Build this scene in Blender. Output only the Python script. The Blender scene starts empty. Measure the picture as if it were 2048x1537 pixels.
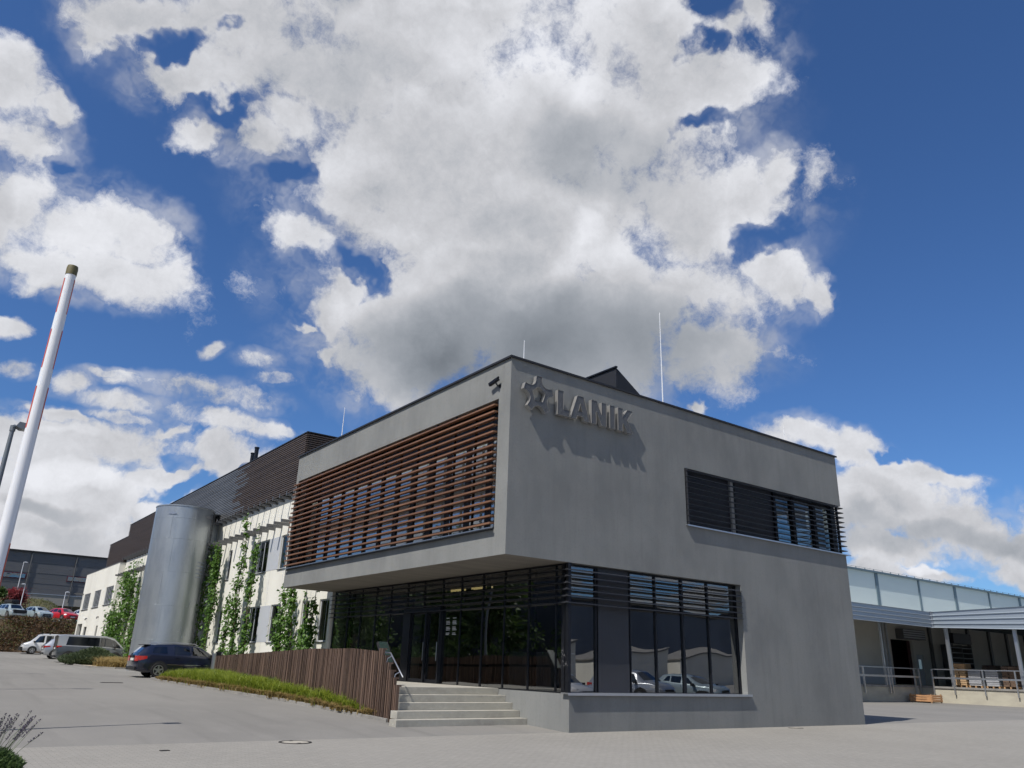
import bpy, bmesh, math, random
from mathutils import Vector, Matrix, Euler, noise
S = bpy.context.scene
COL = S.collection
R = math.radians
# ---------------------------------------------------------------- camera
# Frame of the place: X runs along the right-hand facade, Y along the left-hand one, Z up; the near top corner of the grey block is at (0, 0).
cam_d = bpy.data.cameras.new('camera')
cam = bpy.data.objects.new('camera', cam_d)
COL.objects.link(cam)
rt = Vector((0.79953, -0.59984, 0.03069)); up = Vector((-0.22885, -0.25700, 0.93893)); fw = Vector((0.55532, 0.75772, 0.34275))
cam.matrix_world = Matrix.Translation((-12.281, -16.814, 1.6)) @ Matrix((rt, up, -fw)).transposed().to_4x4()
cam_d.sensor_width = 36.0
cam_d.lens = 1546.97 / 2048 * 36
cam_d.clip_start = 0.05
cam_d.clip_end = 3000
S.camera = cam
S.render.engine = 'CYCLES'
S.cycles.use_adaptive_sampling = True; S.cycles.adaptive_threshold = 0.02; S.cycles.adaptive_min_samples = 10
S.cycles.max_bounces = 8; S.cycles.transparent_max_bounces = 24
S.view_settings.view_transform = 'Standard'
S.view_settings.look = 'None'
S.view_settings.exposure = -0.1
S.view_settings.gamma = 1.0
# ---------------------------------------------------------------- sun
SUN_TO = Vector((-7.3, -1.87, 10.06)).normalized()          # direction towards the sun
SUN_EL = math.asin(SUN_TO.z)
SUN_AZ = math.atan2(SUN_TO.x, SUN_TO.y)                     # from +Y, clockwise
sd = bpy.data.lights.new('sun', 'SUN'); sd.energy = 5.0; sd.angle = R(0.53); sd.color = (1.0, 0.95, 0.88)
sun = bpy.data.objects.new('sun', sd); COL.objects.link(sun)
sun.rotation_euler = SUN_TO.to_track_quat('Z', 'Y').to_euler(); sun.location = (-30, -10, 40)
# ---------------------------------------------------------------- sky with its clouds, laid out by compass direction and elevation
CLOUD_LUMPS=[(62.1,44.8,17.23,5.47,8),
(71.6,39.4,9.05,4.67,4),
(53.4,38.6,13.72,7.59,2),
(59.5,32.5,11.56,5.85,-5),
(66.8,36.2,6.91,3.69,-10),
(65.0,42.0,8.84,3.65,9),
(48.8,32.1,13.19,6.52,-1),
(37.7,31.5,6.94,3.45,9),
(54.6,26.6,13.39,6.82,2),
(44.4,25.9,9.06,6.07,-2),
(62.5,23.6,7.34,5.42,5),
(48.8,23.0,11.75,4.76,0),
(39.1,22.7,5.11,2.15,1),
(39.9,27.4,6.78,3.17,-5),
(32.7,27.4,2.24,3.81,24),
(30.0,25.0,1.11,1.7,-9),
(39.6,40.0,6.17,4.04,-7),
(35.7,39.6,3.2,2.49,-10),
(33.1,43.8,1.32,2.43,7),
(35.7,43.6,1.89,1.77,-11),
(32.0,33.5,1.28,1.96,-11),
(34.5,32.1,3.52,2.03,2),
(87.1,39.4,4.18,2.01,14),
(88.4,37.7,1.66,1.12,25),
(83.0,37.1,2.71,1.78,21),
(80.6,34.4,1.39,1.31,18),
(76.0,34.6,3.1,1.76,15),
(79.3,41.8,4.98,2.57,19),
(74.4,36.6,2.96,1.9,14),
(67.1,26.2,2.49,1.78,8),
(68.8,24.1,1.76,2.49,8),
(70.7,29.4,2.41,1.89,10),
(41.9,44.3,1.96,1.79,-7),
(92.7,32.6,2.33,2.23,26),
(90.7,30.3,2.96,2.04,23),
(89.4,32.7,1.09,1.31,23),
(90.3,26.3,4.65,3.28,20),
(85.6,26.4,4.12,2.82,18),
(82.0,26.4,2.74,2.63,4),
(80.4,24.0,2.18,1.99,14),
(82.8,23.8,3.63,1.98,-8),
(86.8,23.5,4.28,1.59,5),
(86.3,12.5,5.37,1.72,4),
(85.0,14.4,2.28,0.64,-1),
(80.9,13.1,4.96,1.64,-2),
(76.1,13.1,4.29,1.35,-9),
(78.5,14.1,1.56,0.67,8),
(85.5,8.9,5.32,3.42,8),
(81.7,9.4,3.24,2.91,7),
(83.4,6.6,5.76,2.5,6),
(74.6,12.2,2.62,1.2,7),
(78.3,9.2,2.45,0.93,17),
(79.7,7.0,1.78,1.94,5),
(78.1,11.5,2.82,0.74,7),
(83.3,10.4,2.58,1.92,8),
(39.5,18.0,1.04,0.58,-13),
(31.2,15.1,3.41,1.37,-15),
(29.3,14.0,1.53,1.01,-4),
(25.2,12.5,3.07,0.72,-10),
(27.9,10.5,4.84,2.15,-9),
(23.9,9.1,4.2,1.91,-12),
(21.4,7.7,2.8,1.52,-3),
(27.0,7.9,3.4,1.28,-2),
(21.1,6.0,2.02,1.05,-2),
(25.8,6.2,1.64,0.57,-12),
(29.0,6.4,2.35,0.96,-1),
(19.6,8.8,1.5,2.11,-4),
(68.4,20.9,1.05,1.08,7),
(70.9,22.8,0.96,0.57,-2)]
CLOUD_STREAKS=[(80.4,17.4,2.47,0.43,2),
(76.8,17.3,3.6,0.69,-2),
(73.3,17.3,2.36,0.77,-5),
(81.4,15.8,2.75,0.59,-5),
(76.5,15.6,3.94,0.75,-4),
(72.7,15.4,2.03,0.56,-3),
(84.9,16.6,1.14,0.7,23),
(89.0,19.1,1.05,0.43,15),
(76.3,20.2,0.82,0.41,31),
(73.1,20.1,1.35,0.56,9),
(71.8,19.1,1.36,0.5,8),
(87.9,16.7,0.8,0.47,13),
(82.4,17.7,1.79,0.3,3),
(70.9,15.4,1.37,0.35,-6),
(76.3,13.2,4.95,0.54,-5),
(81.2,14.8,1.82,0.39,-4),
(66.2,18.1,0.71,0.72,6)]
CLOUD_GAPS=[(84.0,38.9,2.18,0.88,17),
(37.6,37.4,1.98,0.85,-8),
(32.4,29.5,1.77,1.08,-9),
(77.0,12.8,1.6,0.74,-3),
(77.8,9.8,1.84,0.6,23),
(37.4,44.7,1.46,1.71,-24),
(73.1,33.1,2.01,1.19,13),
(65.7,27.4,2.48,1.22,-23),
(38.7,42.5,1.32,1.8,-18),
(79.1,36.1,1.88,0.93,17),
(87.9,30.3,1.11,0.73,21),
(27.5,13.2,1.19,0.46,-4),
(80.8,40.7,1.21,0.64,20)]
CLOUD_BASES=[(45.4,36.5,9.03,4.25,-20,0.55),
(50.0,21.9,16.86,5.51,0,0.95),
(58.7,20.1,9.61,2.21,4,0.6),
(73.7,41.2,4.89,3.55,15,0.22),
(59.2,27.5,7.33,2.16,4,0.25),
(40.8,26.1,4.84,2.14,-4,0.3),
(74.8,38.4,3.92,1.86,15,0.15),
(90.7,25.8,1.58,2.68,20,0.3),
(85.8,21.8,3.47,0.96,15,0.35),
(86.0,11.0,3.02,0.94,9,0.2),
(83.7,8.0,3.13,0.68,1,0.6),
(81.8,7.0,3.5,0.95,6,0.35),
(27.8,10.9,4.02,0.99,-9,0.3),
(24.0,8.4,4.21,1.1,-8,0.45),
(28.4,8.3,2.92,1.3,-2,0.4),
(35.6,40.8,2.87,1.84,-10,0.2),
(55.2,31.6,5.43,1.76,3,0.2),
(65.1,21.8,3.25,2.18,6,0.3)]
CLOUD_TOPS=[(49.8,41.9,3.75,2.5,-1,0.5),
(54.8,39.9,2.79,1.94,2,0.35),
(60.8,45.5,6.66,1.19,7,0.25),
(82.8,10.5,3.18,1.13,19,0.6),
(77.7,9.2,1.55,0.73,6,0.6),
(84.0,13.6,1.42,0.51,21,0.3),
(20.8,6.2,1.52,0.84,-2,0.6),
(25.7,6.4,1.67,0.44,-1,0.6),
(47.6,30.6,2.17,1.06,-21,0.4),
(68.5,24.4,1.41,1.78,8,0.3),
(33.4,31.3,2.33,0.98,-29,0.25),
(92.3,31.3,1.55,1.71,25,0.2),
(30.8,15.4,1.88,0.68,-4,0.2)]

W = bpy.data.worlds.new('World'); S.world = W; W.use_nodes = True
W.cycles.sampling_method = 'MANUAL'; W.cycles.sample_map_resolution = 256
NT = W.node_tree; NT.nodes.clear()
def N(t, **kw):
    n = NT.nodes.new(t)
    for k, v in kw.items(): setattr(n, k, v)
    return n
def lk(a, b): NT.links.new(a, b)
def put(v, sock):
    if hasattr(v, 'is_output'): lk(v, sock)
    else: sock.default_value = v
def mth(op, a, b=0.0, c=0.0, clamp=False):
    n = N('ShaderNodeMath', operation=op, use_clamp=clamp)
    put(a, n.inputs[0]); put(b, n.inputs[1])
    if len(n.inputs) > 2: put(c, n.inputs[2])
    return n.outputs[0]
def vmth(op, a, b=(0, 0, 0), s=None):
    n = N('ShaderNodeVectorMath', operation=op)
    put(a, n.inputs[0]); put(b, n.inputs[1])
    if s is not None: put(s, n.inputs['Scale'])
    return n.outputs['Value'] if op in ('LENGTH', 'DOT_PRODUCT', 'DISTANCE') else n.outputs['Vector']
def ramp(v, a, b, c=0.0, d=1.0, kind='SMOOTHSTEP'):
    n = N('ShaderNodeMapRange', interpolation_type=kind)
    put(v, n.inputs['Value'])
    for k, x in zip(('From Min', 'From Max', 'To Min', 'To Max'), (a, b, c, d)): put(x, n.inputs[k])
    return n.outputs['Result']
def fbm(vec, sc, det=6.0, rough=0.55, lac=2.0, w=0.0, col=False):
    n = N('ShaderNodeTexNoise', noise_dimensions='3D'); put(vec, n.inputs['Vector'])
    n.inputs['Scale'].default_value = sc; n.inputs['Detail'].default_value = det
    n.inputs['Roughness'].default_value = rough; n.inputs['Lacunarity'].default_value = lac; n.inputs['Distortion'].default_value = w
    return n.outputs['Color'] if col else n.outputs[0]
def mixc(f, a, b, blend='MIX'):
    n = N('ShaderNodeMix', data_type='RGBA', blend_type=blend)
    put(f, n.inputs[0]); put(a, n.inputs[6]); put(b, n.inputs[7])
    return n.outputs[2]
def lump(vec, b):
    """squared distance from the middle of one patch of sky, 1 at its rim"""
    az, el, ra, rb, pa = b[:5]
    az, el, pa = R(az), R(el), R(pa)
    c = Vector((math.cos(el)*math.cos(az), math.cos(el)*math.sin(az), math.sin(el)))
    east = Vector((c.y, -c.x, 0)).normalized(); north = east.cross(c)
    e1 = east*math.cos(pa) + north*math.sin(pa); e2 = c.cross(e1)
    a = vmth('DOT_PRODUCT', vec, tuple(e1/math.sin(R(ra)))); b = vmth('DOT_PRODUCT', vec, tuple(e2/math.sin(R(rb))))
    return mth('MULTIPLY_ADD', a, a, mth('MULTIPLY', b, b))                 # squared
def nearest(vec, L, k=0.22):
    o = None
    for i, b in enumerate(L):
        if i % 12 == 11:                                       # ties each dozen to the one before, which keeps the shader's stack small
            vec = vmth('ADD', vec, vmth('SCALE', (1, 1, 1), s=mth('MULTIPLY', o, 1e-6)))
        l = lump(vec, b)
        o = l if o is None else mth('SMOOTH_MIN', o, l, k)
    return mth('SQRT', mth('MAXIMUM', o, 0.0))
tc = N('ShaderNodeTexCoord')
D = vmth('NORMALIZE', tc.outputs['Generated'])
warp = vmth('SUBTRACT', fbm(D, 5.0, 2.0, 0.6, col=True), (0.5, 0.5, 0.5))
warp2 = vmth('SUBTRACT', fbm(D, 20.0, 3.0, 0.7, col=True), (0.5, 0.5, 0.5))
DW = vmth('ADD', D, vmth('ADD', vmth('SCALE', warp, s=0.075), vmth('SCALE', warp2, s=0.045)))
front = ramp(vmth('DOT_PRODUCT', D, (0.555, 0.757, 0.343)), 0.45, 0.62)
cover = mth('SUBTRACT', 1.05, nearest(DW, CLOUD_LUMPS))
gap = mth('MAXIMUM', mth('SUBTRACT', 1.3, nearest(vmth('ADD', D, vmth('ADD', vmth('SCALE', warp, s=0.13), vmth('SCALE', warp2, s=0.07))), CLOUD_GAPS)), 0.0)
cover = mth('SUBTRACT', mth('MINIMUM', cover, 0.85), mth('MULTIPLY', mth('MINIMUM', gap, 0.9), 0.78))
DS = vmth('ADD', D, vmth('ADD', vmth('SCALE', warp, s=0.012), vmth('SCALE', warp2, s=0.022)))
streak = mth('MULTIPLY', mth('SUBTRACT', 1.15, nearest(DS, CLOUD_STREAKS)), 0.62)
cover = mth('MAXIMUM', cover, mth('MINIMUM', streak, 0.30))
# the rest of the sky (behind and beside the viewer): broken cumulus in a layer overhead
sep = N('ShaderNodeSeparateXYZ'); lk(D, sep.inputs[0])
zc = mth('MAXIMUM', sep.outputs['Z'], 0.06)
flat = vmth('DIVIDE', D, N('ShaderNodeCombineXYZ').outputs[0])
cx = flat.node.inputs[1].links[0].from_node
for i in range(3): lk(zc, cx.inputs[i])
away = mth('MULTIPLY', mth('SUBTRACT', fbm(flat, 1.3, 1.0, 0.5), 0.48), 3.0)
sel = N('ShaderNodeMix', data_type='FLOAT'); lk(front, sel.inputs[0]); lk(away, sel.inputs[2]); lk(cover, sel.inputs[3])
cover = sel.outputs[0]
# billows: high-frequency break-up of the rims
def billow(v):
    a = fbm(v, 8.5, 8.0, 0.68, 2.15)
    r = fbm(v, 8.0, 1.0, 0.5, 2.3)                             # folded noise gives rounded heads with creases between
    fold = mth('ABSOLUTE', mth('SUBTRACT', r, 0.5))
    return mth('ADD', mth('MULTIPLY', a, 1.1), mth('MULTIPLY', fold, 0.9))
VB = vmth('ADD', D, vmth('SCALE', warp2, s=0.02))
b0 = billow(VB)
lit = billow(vmth('ADD', VB, (-0.014, -0.008, 0.024)))      # the same billows a step towards the sun
dens = mth('ADD', mth('MINIMUM', cover, 1.05), mth('MULTIPLY', mth('SUBTRACT', b0, 0.60), 2.1))
alpha = ramp(dens, -0.08, 0.52)
thin = ramp(fbm(DW, 14.0, 4.0, 0.62), 0.35, 0.75, 0.0, 0.60)
alpha = mth('MAXIMUM', alpha, mth('MULTIPLY', thin, ramp(cover, -0.42, 0.15)))
relief = mth('SUBTRACT', b0, lit)
# grey bases and bright tops of the great cumulus
SW = vmth('ADD', D, vmth('ADD', vmth('SCALE', warp, s=0.16), vmth('SCALE', warp2, s=0.03)))
def amount(L):
    o = None
    for b in L:
        g = mth('MULTIPLY', ramp(lump(SW, b), 1.5, 0.0), b[5])
        o = g if o is None else mth('SMOOTH_MAX', o, g, 0.12)
    return o
grey = amount(CLOUD_BASES)
white = amount(CLOUD_TOPS)
soft = mth('SUBTRACT', fbm(D, 5.0, 2.0, 0.4), 0.5)
body = ramp(dens, 0.3, 1.3, 0.0, 0.08)
val = mth('ADD', 0.715, mth('MULTIPLY', mth('MULTIPLY', relief, mth('SUBTRACT', 1.0, mth('MULTIPLY', grey, 0.8))), 0.60))
val = mth('ADD', val, mth('MULTIPLY', soft, 0.45))
val = mth('SUBTRACT', val, body)
val = mth('ADD', val, mth('MULTIPLY', white, 0.36))
val = mth('SUBTRACT', val, mth('MULTIPLY', grey, 0.44))
val = mth('MULTIPLY', val, ramp(front, 0.0, 1.0, 0.62, 1.0))                # clouds behind the viewer dimmed to lessen their fill on the walls
val = mth('MINIMUM', mth('MAXIMUM', val, 0.09), 0.92)
tint = mixc(ramp(val, 0.12, 0.62, kind='LINEAR'), (0.86, 0.99, 1.16, 1), (0.975, 0.99, 1.045, 1))
SKY_STRENGTH = 0.10
cl = vmth('SCALE', tint, s=mth('MULTIPLY', val, 1.0/SKY_STRENGTH))
sky = N('ShaderNodeTexSky', sky_type='NISHITA'); sky.sun_disc = False
sky.sun_elevation = SUN_EL; sky.sun_rotation = SUN_AZ; sky.altitude = 300; sky.air_density = 1.0; sky.dust_density = 0.6; sky.ozone_density = 2.5
skc = mixc(1.0, sky.outputs[0], (0.54, 0.82, 1.19, 1), 'MULTIPLY')
allsky = mixc(alpha, skc, cl)
bg = N('ShaderNodeBackground'); lk(allsky, bg.inputs['Color']); bg.inputs['Strength'].default_value = SKY_STRENGTH
wo = N('ShaderNodeOutputWorld'); lk(bg.outputs[0], wo.inputs['Surface'])
# ---------------------------------------------------------------- helpers
class MB:
    """collects shapes in the place's own coordinates; build() links them as one mesh object"""
    def __init__(s): s.v = []; s.f = []; s.m = []
    def add(s, vs, fs, mi=0):
        k = len(s.v); s.v += [tuple(p) for p in vs]
        s.f += [tuple(i + k for i in f) for f in fs]; s.m += [mi]*len(fs)
        return s
    def box(s, x0, y0, z0, x1, y1, z1, mi=0):
        return s.add([(x0,y0,z0),(x1,y0,z0),(x1,y1,z0),(x0,y1,z0),(x0,y0,z1),(x1,y0,z1),(x1,y1,z1),(x0,y1,z1)],
              [(0,3,2,1),(4,5,6,7),(0,1,5,4),(1,2,6,5),(2,3,7,6),(3,0,4,7)], mi)
    def bevel_box(s, x0, y0, z0, x1, y1, z1, b=.01, mi=0):
        bm = bmesh.new(); bmesh.ops.create_cube(bm, size=1)
        for v in bm.verts: v.co = Vector((x0+(v.co.x+.5)*(x1-x0), y0+(v.co.y+.5)*(y1-y0), z0+(v.co.z+.5)*(z1-z0)))
        bmesh.ops.bevel(bm, geom=bm.edges[:], offset=b, segments=2, affect='EDGES', profile=.7)
        bm.verts.index_update()
        s.add([v.co[:] for v in bm.verts], [[v.index for v in f.verts] for f in bm.faces], mi); bm.free(); return s
    def tube(s, pts, r, n=8, mi=0):
        pts = [Vector(p) for p in pts]; rs = r if isinstance(r, (list, tuple)) else [r]*len(pts)
        k = len(s.v); t = (pts[1]-pts[0]).normalized()
        a = Vector((0,0,1)) if abs(t.z) < .9 else Vector((1,0,0)); u = t.cross(a).normalized()
        for i, p in enumerate(pts):
            t2 = (pts[min(i+1, len(pts)-1)] - pts[max(i-1, 0)]).normalized()
            u = (u - t2*u.dot(t2)).normalized(); w = t2.cross(u)
            for j in range(n):
                q = 2*math.pi*j/n; s.v.append(tuple(p + (u*math.cos(q) + w*math.sin(q))*rs[i]))
        for i in range(len(pts)-1):
            for j in range(n):
                a0 = k+i*n+j; b0 = k+i*n+(j+1) % n; s.f.append((a0, b0, b0+n, a0+n)); s.m.append(mi)
        s.f.append(tuple(k+j for j in range(n))[::-1]); s.f.append(tuple(k+(len(pts)-1)*n+j for j in range(n))); s.m += [mi, mi]
        return s
    def prism(s, poly, ax, a, b, mi=0):
        """poly extruded along ax: for 'x' poly is (y,z), for 'y' (x,z), for 'z' (x,y)"""
        g = {'x': lambda p, t: (t, p[0], p[1]), 'y': lambda p, t: (p[0], t, p[1]), 'z': lambda p, t: (p[0], p[1], t)}[ax]
        n = len(poly)
        vs = [g(p, a) for p in poly] + [g(p, b) for p in poly]
        return s.add(vs, [tuple(range(n))[::-1], tuple(range(n, 2*n))] + [(i, (i+1) % n, (i+1) % n+n, i+n) for i in range(n)], mi)
    def lathe(s, prof, c, n=24, mi=0, ax='z', cap=True):
        k = len(s.v)
        for (r, h) in prof:
            for j in range(n):
                q = 2*math.pi*j/n; ca, sa = r*math.cos(q), r*math.sin(q)
                s.v.append((c[0]+ca, c[1]+sa, c[2]+h) if ax == 'z' else (c[0]+ca, c[1]+h, c[2]+sa) if ax == 'y' else (c[0]+h, c[1]+ca, c[2]+sa))
        for i in range(len(prof)-1):
            for j in range(n):
                a0 = k+i*n+j; b0 = k+i*n+(j+1) % n; s.f.append((a0, b0, b0+n, a0+n)); s.m.append(mi)
        for i, rv in ((0, True), (len(prof)-1, False)):
            if cap and prof[i][0] > 1e-5:
                f = tuple(k+i*n+j for j in range(n)); s.f.append(f[::-1] if rv else f); s.m.append(mi)
        return s
    def leaf(s, p, d, nrm, L, w, mi=0):
        """a folded leaf: two faces along a midrib"""
        d = d.normalized(); sd_ = d.cross(nrm)
        if sd_.length < 1e-4: sd_ = d.orthogonal()
        sd_.normalize(); up_ = sd_.cross(d)
        a = p; b = p + d*L; m = p + d*L*.45
        s.add([a, m+sd_*w+up_*w*.35, b, m-sd_*w+up_*w*.35], [(0, 1, 2), (0, 2, 3)], mi); return s
    def build(s, name, mats, parent=None, smooth=False, local=False, fix=True):
        me = bpy.data.meshes.new(name)
        o0 = Vector((0,0,0))
        if parent is not None and not local:
            p = parent
            while p is not None: o0 = o0 + p.location; p = p.parent
        me.from_pydata([tuple(Vector(v)-o0) for v in s.v], [], s.f)
        ms = mats if isinstance(mats, (list, tuple)) else [mats]
        for m in ms: me.materials.append(m)
        if len(ms) > 1: me.polygons.foreach_set('material_index', s.m)
        if fix:
            bm = bmesh.new(); bm.from_mesh(me); bmesh.ops.remove_doubles(bm, verts=bm.verts, dist=1e-5)
            bmesh.ops.recalc_face_normals(bm, faces=bm.faces); bm.to_mesh(me); bm.free()
        if smooth:
            me.shade_smooth()
            try: me.set_sharp_from_angle(angle=R(35))
            except Exception: pass
        o = bpy.data.objects.new(name, me); COL.objects.link(o)
        if parent is not None: o.parent = parent
        return o
def each(name, boxes, m, parent):
    for b in boxes: MB().box(*b).build(name, m, parent)
def tag(o, label=None, cat=None, group=None, kind=None):
    for k, v in (('label', label), ('category', cat), ('group', group), ('kind', kind)):
        if v: o[k] = v
    return o
def thing(name, label, cat, loc=(0,0,0), rz=0.0, group=None):
    o = bpy.data.objects.new(name, None); COL.objects.link(o); o.location = loc; o.rotation_euler = (0, 0, rz)
    o.empty_display_size = .2
    return tag(o, label, cat, group)
def dup(root, loc, rz, label, group=None):
    def cp(o, par):
        c = o.copy(); COL.objects.link(c); c.parent = par
        for ch in list(o.children): cp(ch, c)
        return c
    r = cp(root, None); r.location = loc; r.rotation_euler = (0, 0, rz); r['label'] = label
    if group: r['group'] = group
    return r
def holed(mb, ax, pos, th, u0, u1, v0, v1, holes, mi=0):
    """a wall slab with openings. ax 'x': plane X=pos, u=Y, v=Z; ax 'y': plane Y=pos, u=X. th = thickness inward"""
    us = sorted({u0, u1} | {min(max(h[i], u0), u1) for h in holes for i in (0, 1)})
    vs = sorted({v0, v1} | {min(max(h[i], v0), v1) for h in holes for i in (2, 3)})
    def P(u, v, w): return (pos+w, u, v) if ax == 'x' else (u, pos+w, v)
    nu, nv = len(us)-1, len(vs)-1
    def solid(i, j):
        if i < 0 or j < 0 or i >= nu or j >= nv: return False
        cu, cv = (us[i]+us[i+1])/2, (vs[j]+vs[j+1])/2
        return not any(h[0] < cu < h[1] and h[2] < cv < h[3] for h in holes)
    for i in range(nu):
        for j in range(nv):
            if not solid(i, j): continue
            a, b, c, d = us[i], us[i+1], vs[j], vs[j+1]
            mb.add([P(a,c,0),P(b,c,0),P(b,d,0),P(a,d,0)], [(0,1,2,3)], mi)
            mb.add([P(a,c,th),P(b,c,th),P(b,d,th),P(a,d,th)], [(3,2,1,0)], mi)
            for (di, dj, e) in ((-1,0,((a,c),(a,d))),(1,0,((b,c),(b,d))),(0,-1,((a,c),(b,c))),(0,1,((a,d),(b,d)))):
                if not solid(i+di, j+dj):
                    (p, q), (r_, s_) = e
                    mb.add([P(p,q,0),P(r_,s_,0),P(r_,s_,th),P(p,q,th)], [(0,1,2,3)], mi)
    return mb
# ---------------------------------------------------------------- materials
def mat(name, col, rough=.6, metal=0.0, spec=.5, coords='Object', vary=(), bump=(), streak=None, **kw):
    """vary: list of (noise scale xyz, detail, colour it tends to, from, to, amount); bump: (scale xyz, strength, distance)"""
    m = bpy.data.materials.new(name); m.use_nodes = True
    nt = m.node_tree; nt.nodes.clear(); b = nt.nodes.new('ShaderNodeBsdfPrincipled'); o = nt.nodes.new('ShaderNodeOutputMaterial')
    nt.links.new(b.outputs[0], o.inputs[0])
    b.inputs['Base Color'].default_value = (*col, 1); b.inputs['Roughness'].default_value = rough; b.inputs['Metallic'].default_value = metal
    b.inputs['Specular IOR Level'].default_value = spec
    for k, v in kw.items(): b.inputs[k].default_value = v
    tcn = nt.nodes.new('ShaderNodeTexCoord'); src = tcn.outputs[coords]
    def noise_(sc, det=4, rg=.55):
        mp = nt.nodes.new('ShaderNodeMapping'); nt.links.new(src, mp.inputs[0]); mp.inputs['Scale'].default_value = sc if isinstance(sc, tuple) else (sc,)*3
        n = nt.nodes.new('ShaderNodeTexNoise'); nt.links.new(mp.outputs[0], n.inputs[0]); n.inputs['Scale'].default_value = 1; n.inputs['Detail'].default_value = det; n.inputs['Roughness'].default_value = rg
        return n.outputs[0]
    cur = None
    for (sc, det, c2, f0, f1, amt) in vary:
        n = noise_(sc, det); mr = nt.nodes.new('ShaderNodeMapRange'); nt.links.new(n, mr.inputs[0])
        for k, v in zip(('From Min','From Max','To Min','To Max'), (f0, f1, 0, amt)): mr.inputs[k].default_value = v
        mx = nt.nodes.new('ShaderNodeMix'); mx.data_type = 'RGBA'; nt.links.new(mr.outputs[0], mx.inputs[0])
        if cur is None: mx.inputs[6].default_value = (*col, 1)
        else: nt.links.new(cur, mx.inputs[6])
        mx.inputs[7].default_value = (*c2, 1); cur = mx.outputs[2]
    if cur is not None: nt.links.new(cur, b.inputs['Base Color'])
    if bump:
        n = noise_(bump[0], 5, .6); bp = nt.nodes.new('ShaderNodeBump'); nt.links.new(n, bp.inputs['Height']); bp.inputs['Strength'].default_value = bump[1]; bp.inputs['Distance'].default_value = bump[2]
        nt.links.new(bp.outputs[0], b.inputs['Normal'])
    m['x'] = 1
    return m
def glass(name, tint, refl=1.0, base=.04, rough=0.0, wav=0.0):
    m = bpy.data.materials.new(name); m.use_nodes = True; nt = m.node_tree; nt.nodes.clear()
    o = nt.nodes.new('ShaderNodeOutputMaterial'); mx = nt.nodes.new('ShaderNodeMixShader'); t = nt.nodes.new('ShaderNodeBsdfTransparent'); g = nt.nodes.new('ShaderNodeBsdfGlossy')
    t.inputs[0].default_value = (*tint, 1); g.inputs['Roughness'].default_value = rough; g.inputs[0].default_value = (.95, .97, 1, 1)
    lw = nt.nodes.new('ShaderNodeLayerWeight'); lw.inputs[0].default_value = .5                  # Schlick's curve, the same from both sides
    pw = nt.nodes.new('ShaderNodeMath'); pw.operation = 'POWER'; nt.links.new(lw.outputs['Facing'], pw.inputs[0]); pw.inputs[1].default_value = 5
    f = nt.nodes.new('ShaderNodeMath'); f.operation = 'MULTIPLY_ADD'; nt.links.new(pw.outputs[0], f.inputs[0]); f.inputs[1].default_value = .96; f.inputs[2].default_value = .04
    ma = nt.nodes.new('ShaderNodeMath'); ma.operation = 'MULTIPLY_ADD'; ma.use_clamp = True; nt.links.new(f.outputs[0], ma.inputs[0]); ma.inputs[1].default_value = refl; ma.inputs[2].default_value = base
    nt.links.new(ma.outputs[0], mx.inputs[0]); nt.links.new(t.outputs[0], mx.inputs[1]); nt.links.new(g.outputs[0], mx.inputs[2]); nt.links.new(mx.outputs[0], o.inputs[0])
    if wav:
        tcn = nt.nodes.new('ShaderNodeTexCoord'); n = nt.nodes.new('ShaderNodeTexNoise'); n.inputs['Scale'].default_value = .7; n.inputs['Detail'].default_value = 0
        nt.links.new(tcn.outputs['Object'], n.inputs[0]); bp = nt.nodes.new('ShaderNodeBump'); bp.inputs['Strength'].default_value = wav; bp.inputs['Distance'].default_value = .05
        nt.links.new(n.outputs[0], bp.inputs['Height']); nt.links.new(bp.outputs[0], g.inputs['Normal'])
    return m
def leafmat(name, a, b, c=None, trans=.35):
    m = bpy.data.materials.new(name); m.use_nodes = True; nt = m.node_tree; nt.nodes.clear()
    o = nt.nodes.new('ShaderNodeOutputMaterial'); g = nt.nodes.new('ShaderNodeNewGeometry'); cr = nt.nodes.new('ShaderNodeValToRGB')
    nt.links.new(g.outputs['Random Per Island'], cr.inputs[0]); e = cr.color_ramp.elements
    e[0].color = (*a, 1); e[1].color = (*b, 1)
    if c: x = e.new(.85); x.color = (*b, 1); e[2].color = (*c, 1) if False else (*c, 1)
    p = nt.nodes.new('ShaderNodeBsdfPrincipled'); p.inputs['Roughness'].default_value = .55; t = nt.nodes.new('ShaderNodeBsdfTranslucent'); mx = nt.nodes.new('ShaderNodeMixShader'); mx.inputs[0].default_value = trans
    nt.links.new(cr.outputs[0], p.inputs['Base Color']); nt.links.new(cr.outputs[0], t.inputs[0]); nt.links.new(p.outputs[0], mx.inputs[1]); nt.links.new(t.outputs[0], mx.inputs[2]); nt.links.new(mx.outputs[0], o.inputs[0])
    return m
def emis(name, col, st):
    m = bpy.data.materials.new(name); m.use_nodes = True; nt = m.node_tree; nt.nodes.clear(); o = nt.nodes.new('ShaderNodeOutputMaterial'); e = nt.nodes.new('ShaderNodeEmission')
    e.inputs[0].default_value = (*col, 1); e.inputs[1].default_value = st; nt.links.new(e.outputs[0], o.inputs[0]); return m
M = {}
M['plaster'] = mat('grey_render', (.232,.238,.230), .88, spec=.25, vary=[((.6,.6,.4),5,(.155,.16,.16),.40,.72,.7),((2.2,2.2,1.3),5,(.25,.252,.24),.48,.78,.5),((5,5,.3),4,(.165,.167,.165),.5,.78,.4),((16,16,16),3,(.17,.17,.17),.52,.75,.45)], bump=(60,.25,.004))
M['soffit'] = mat('soffit_render', (.20,.185,.165), .9, spec=.2, vary=[((.4,2.5,1),5,(.14,.13,.12),.4,.7,.8)], bump=(50,.2,.004))
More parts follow.
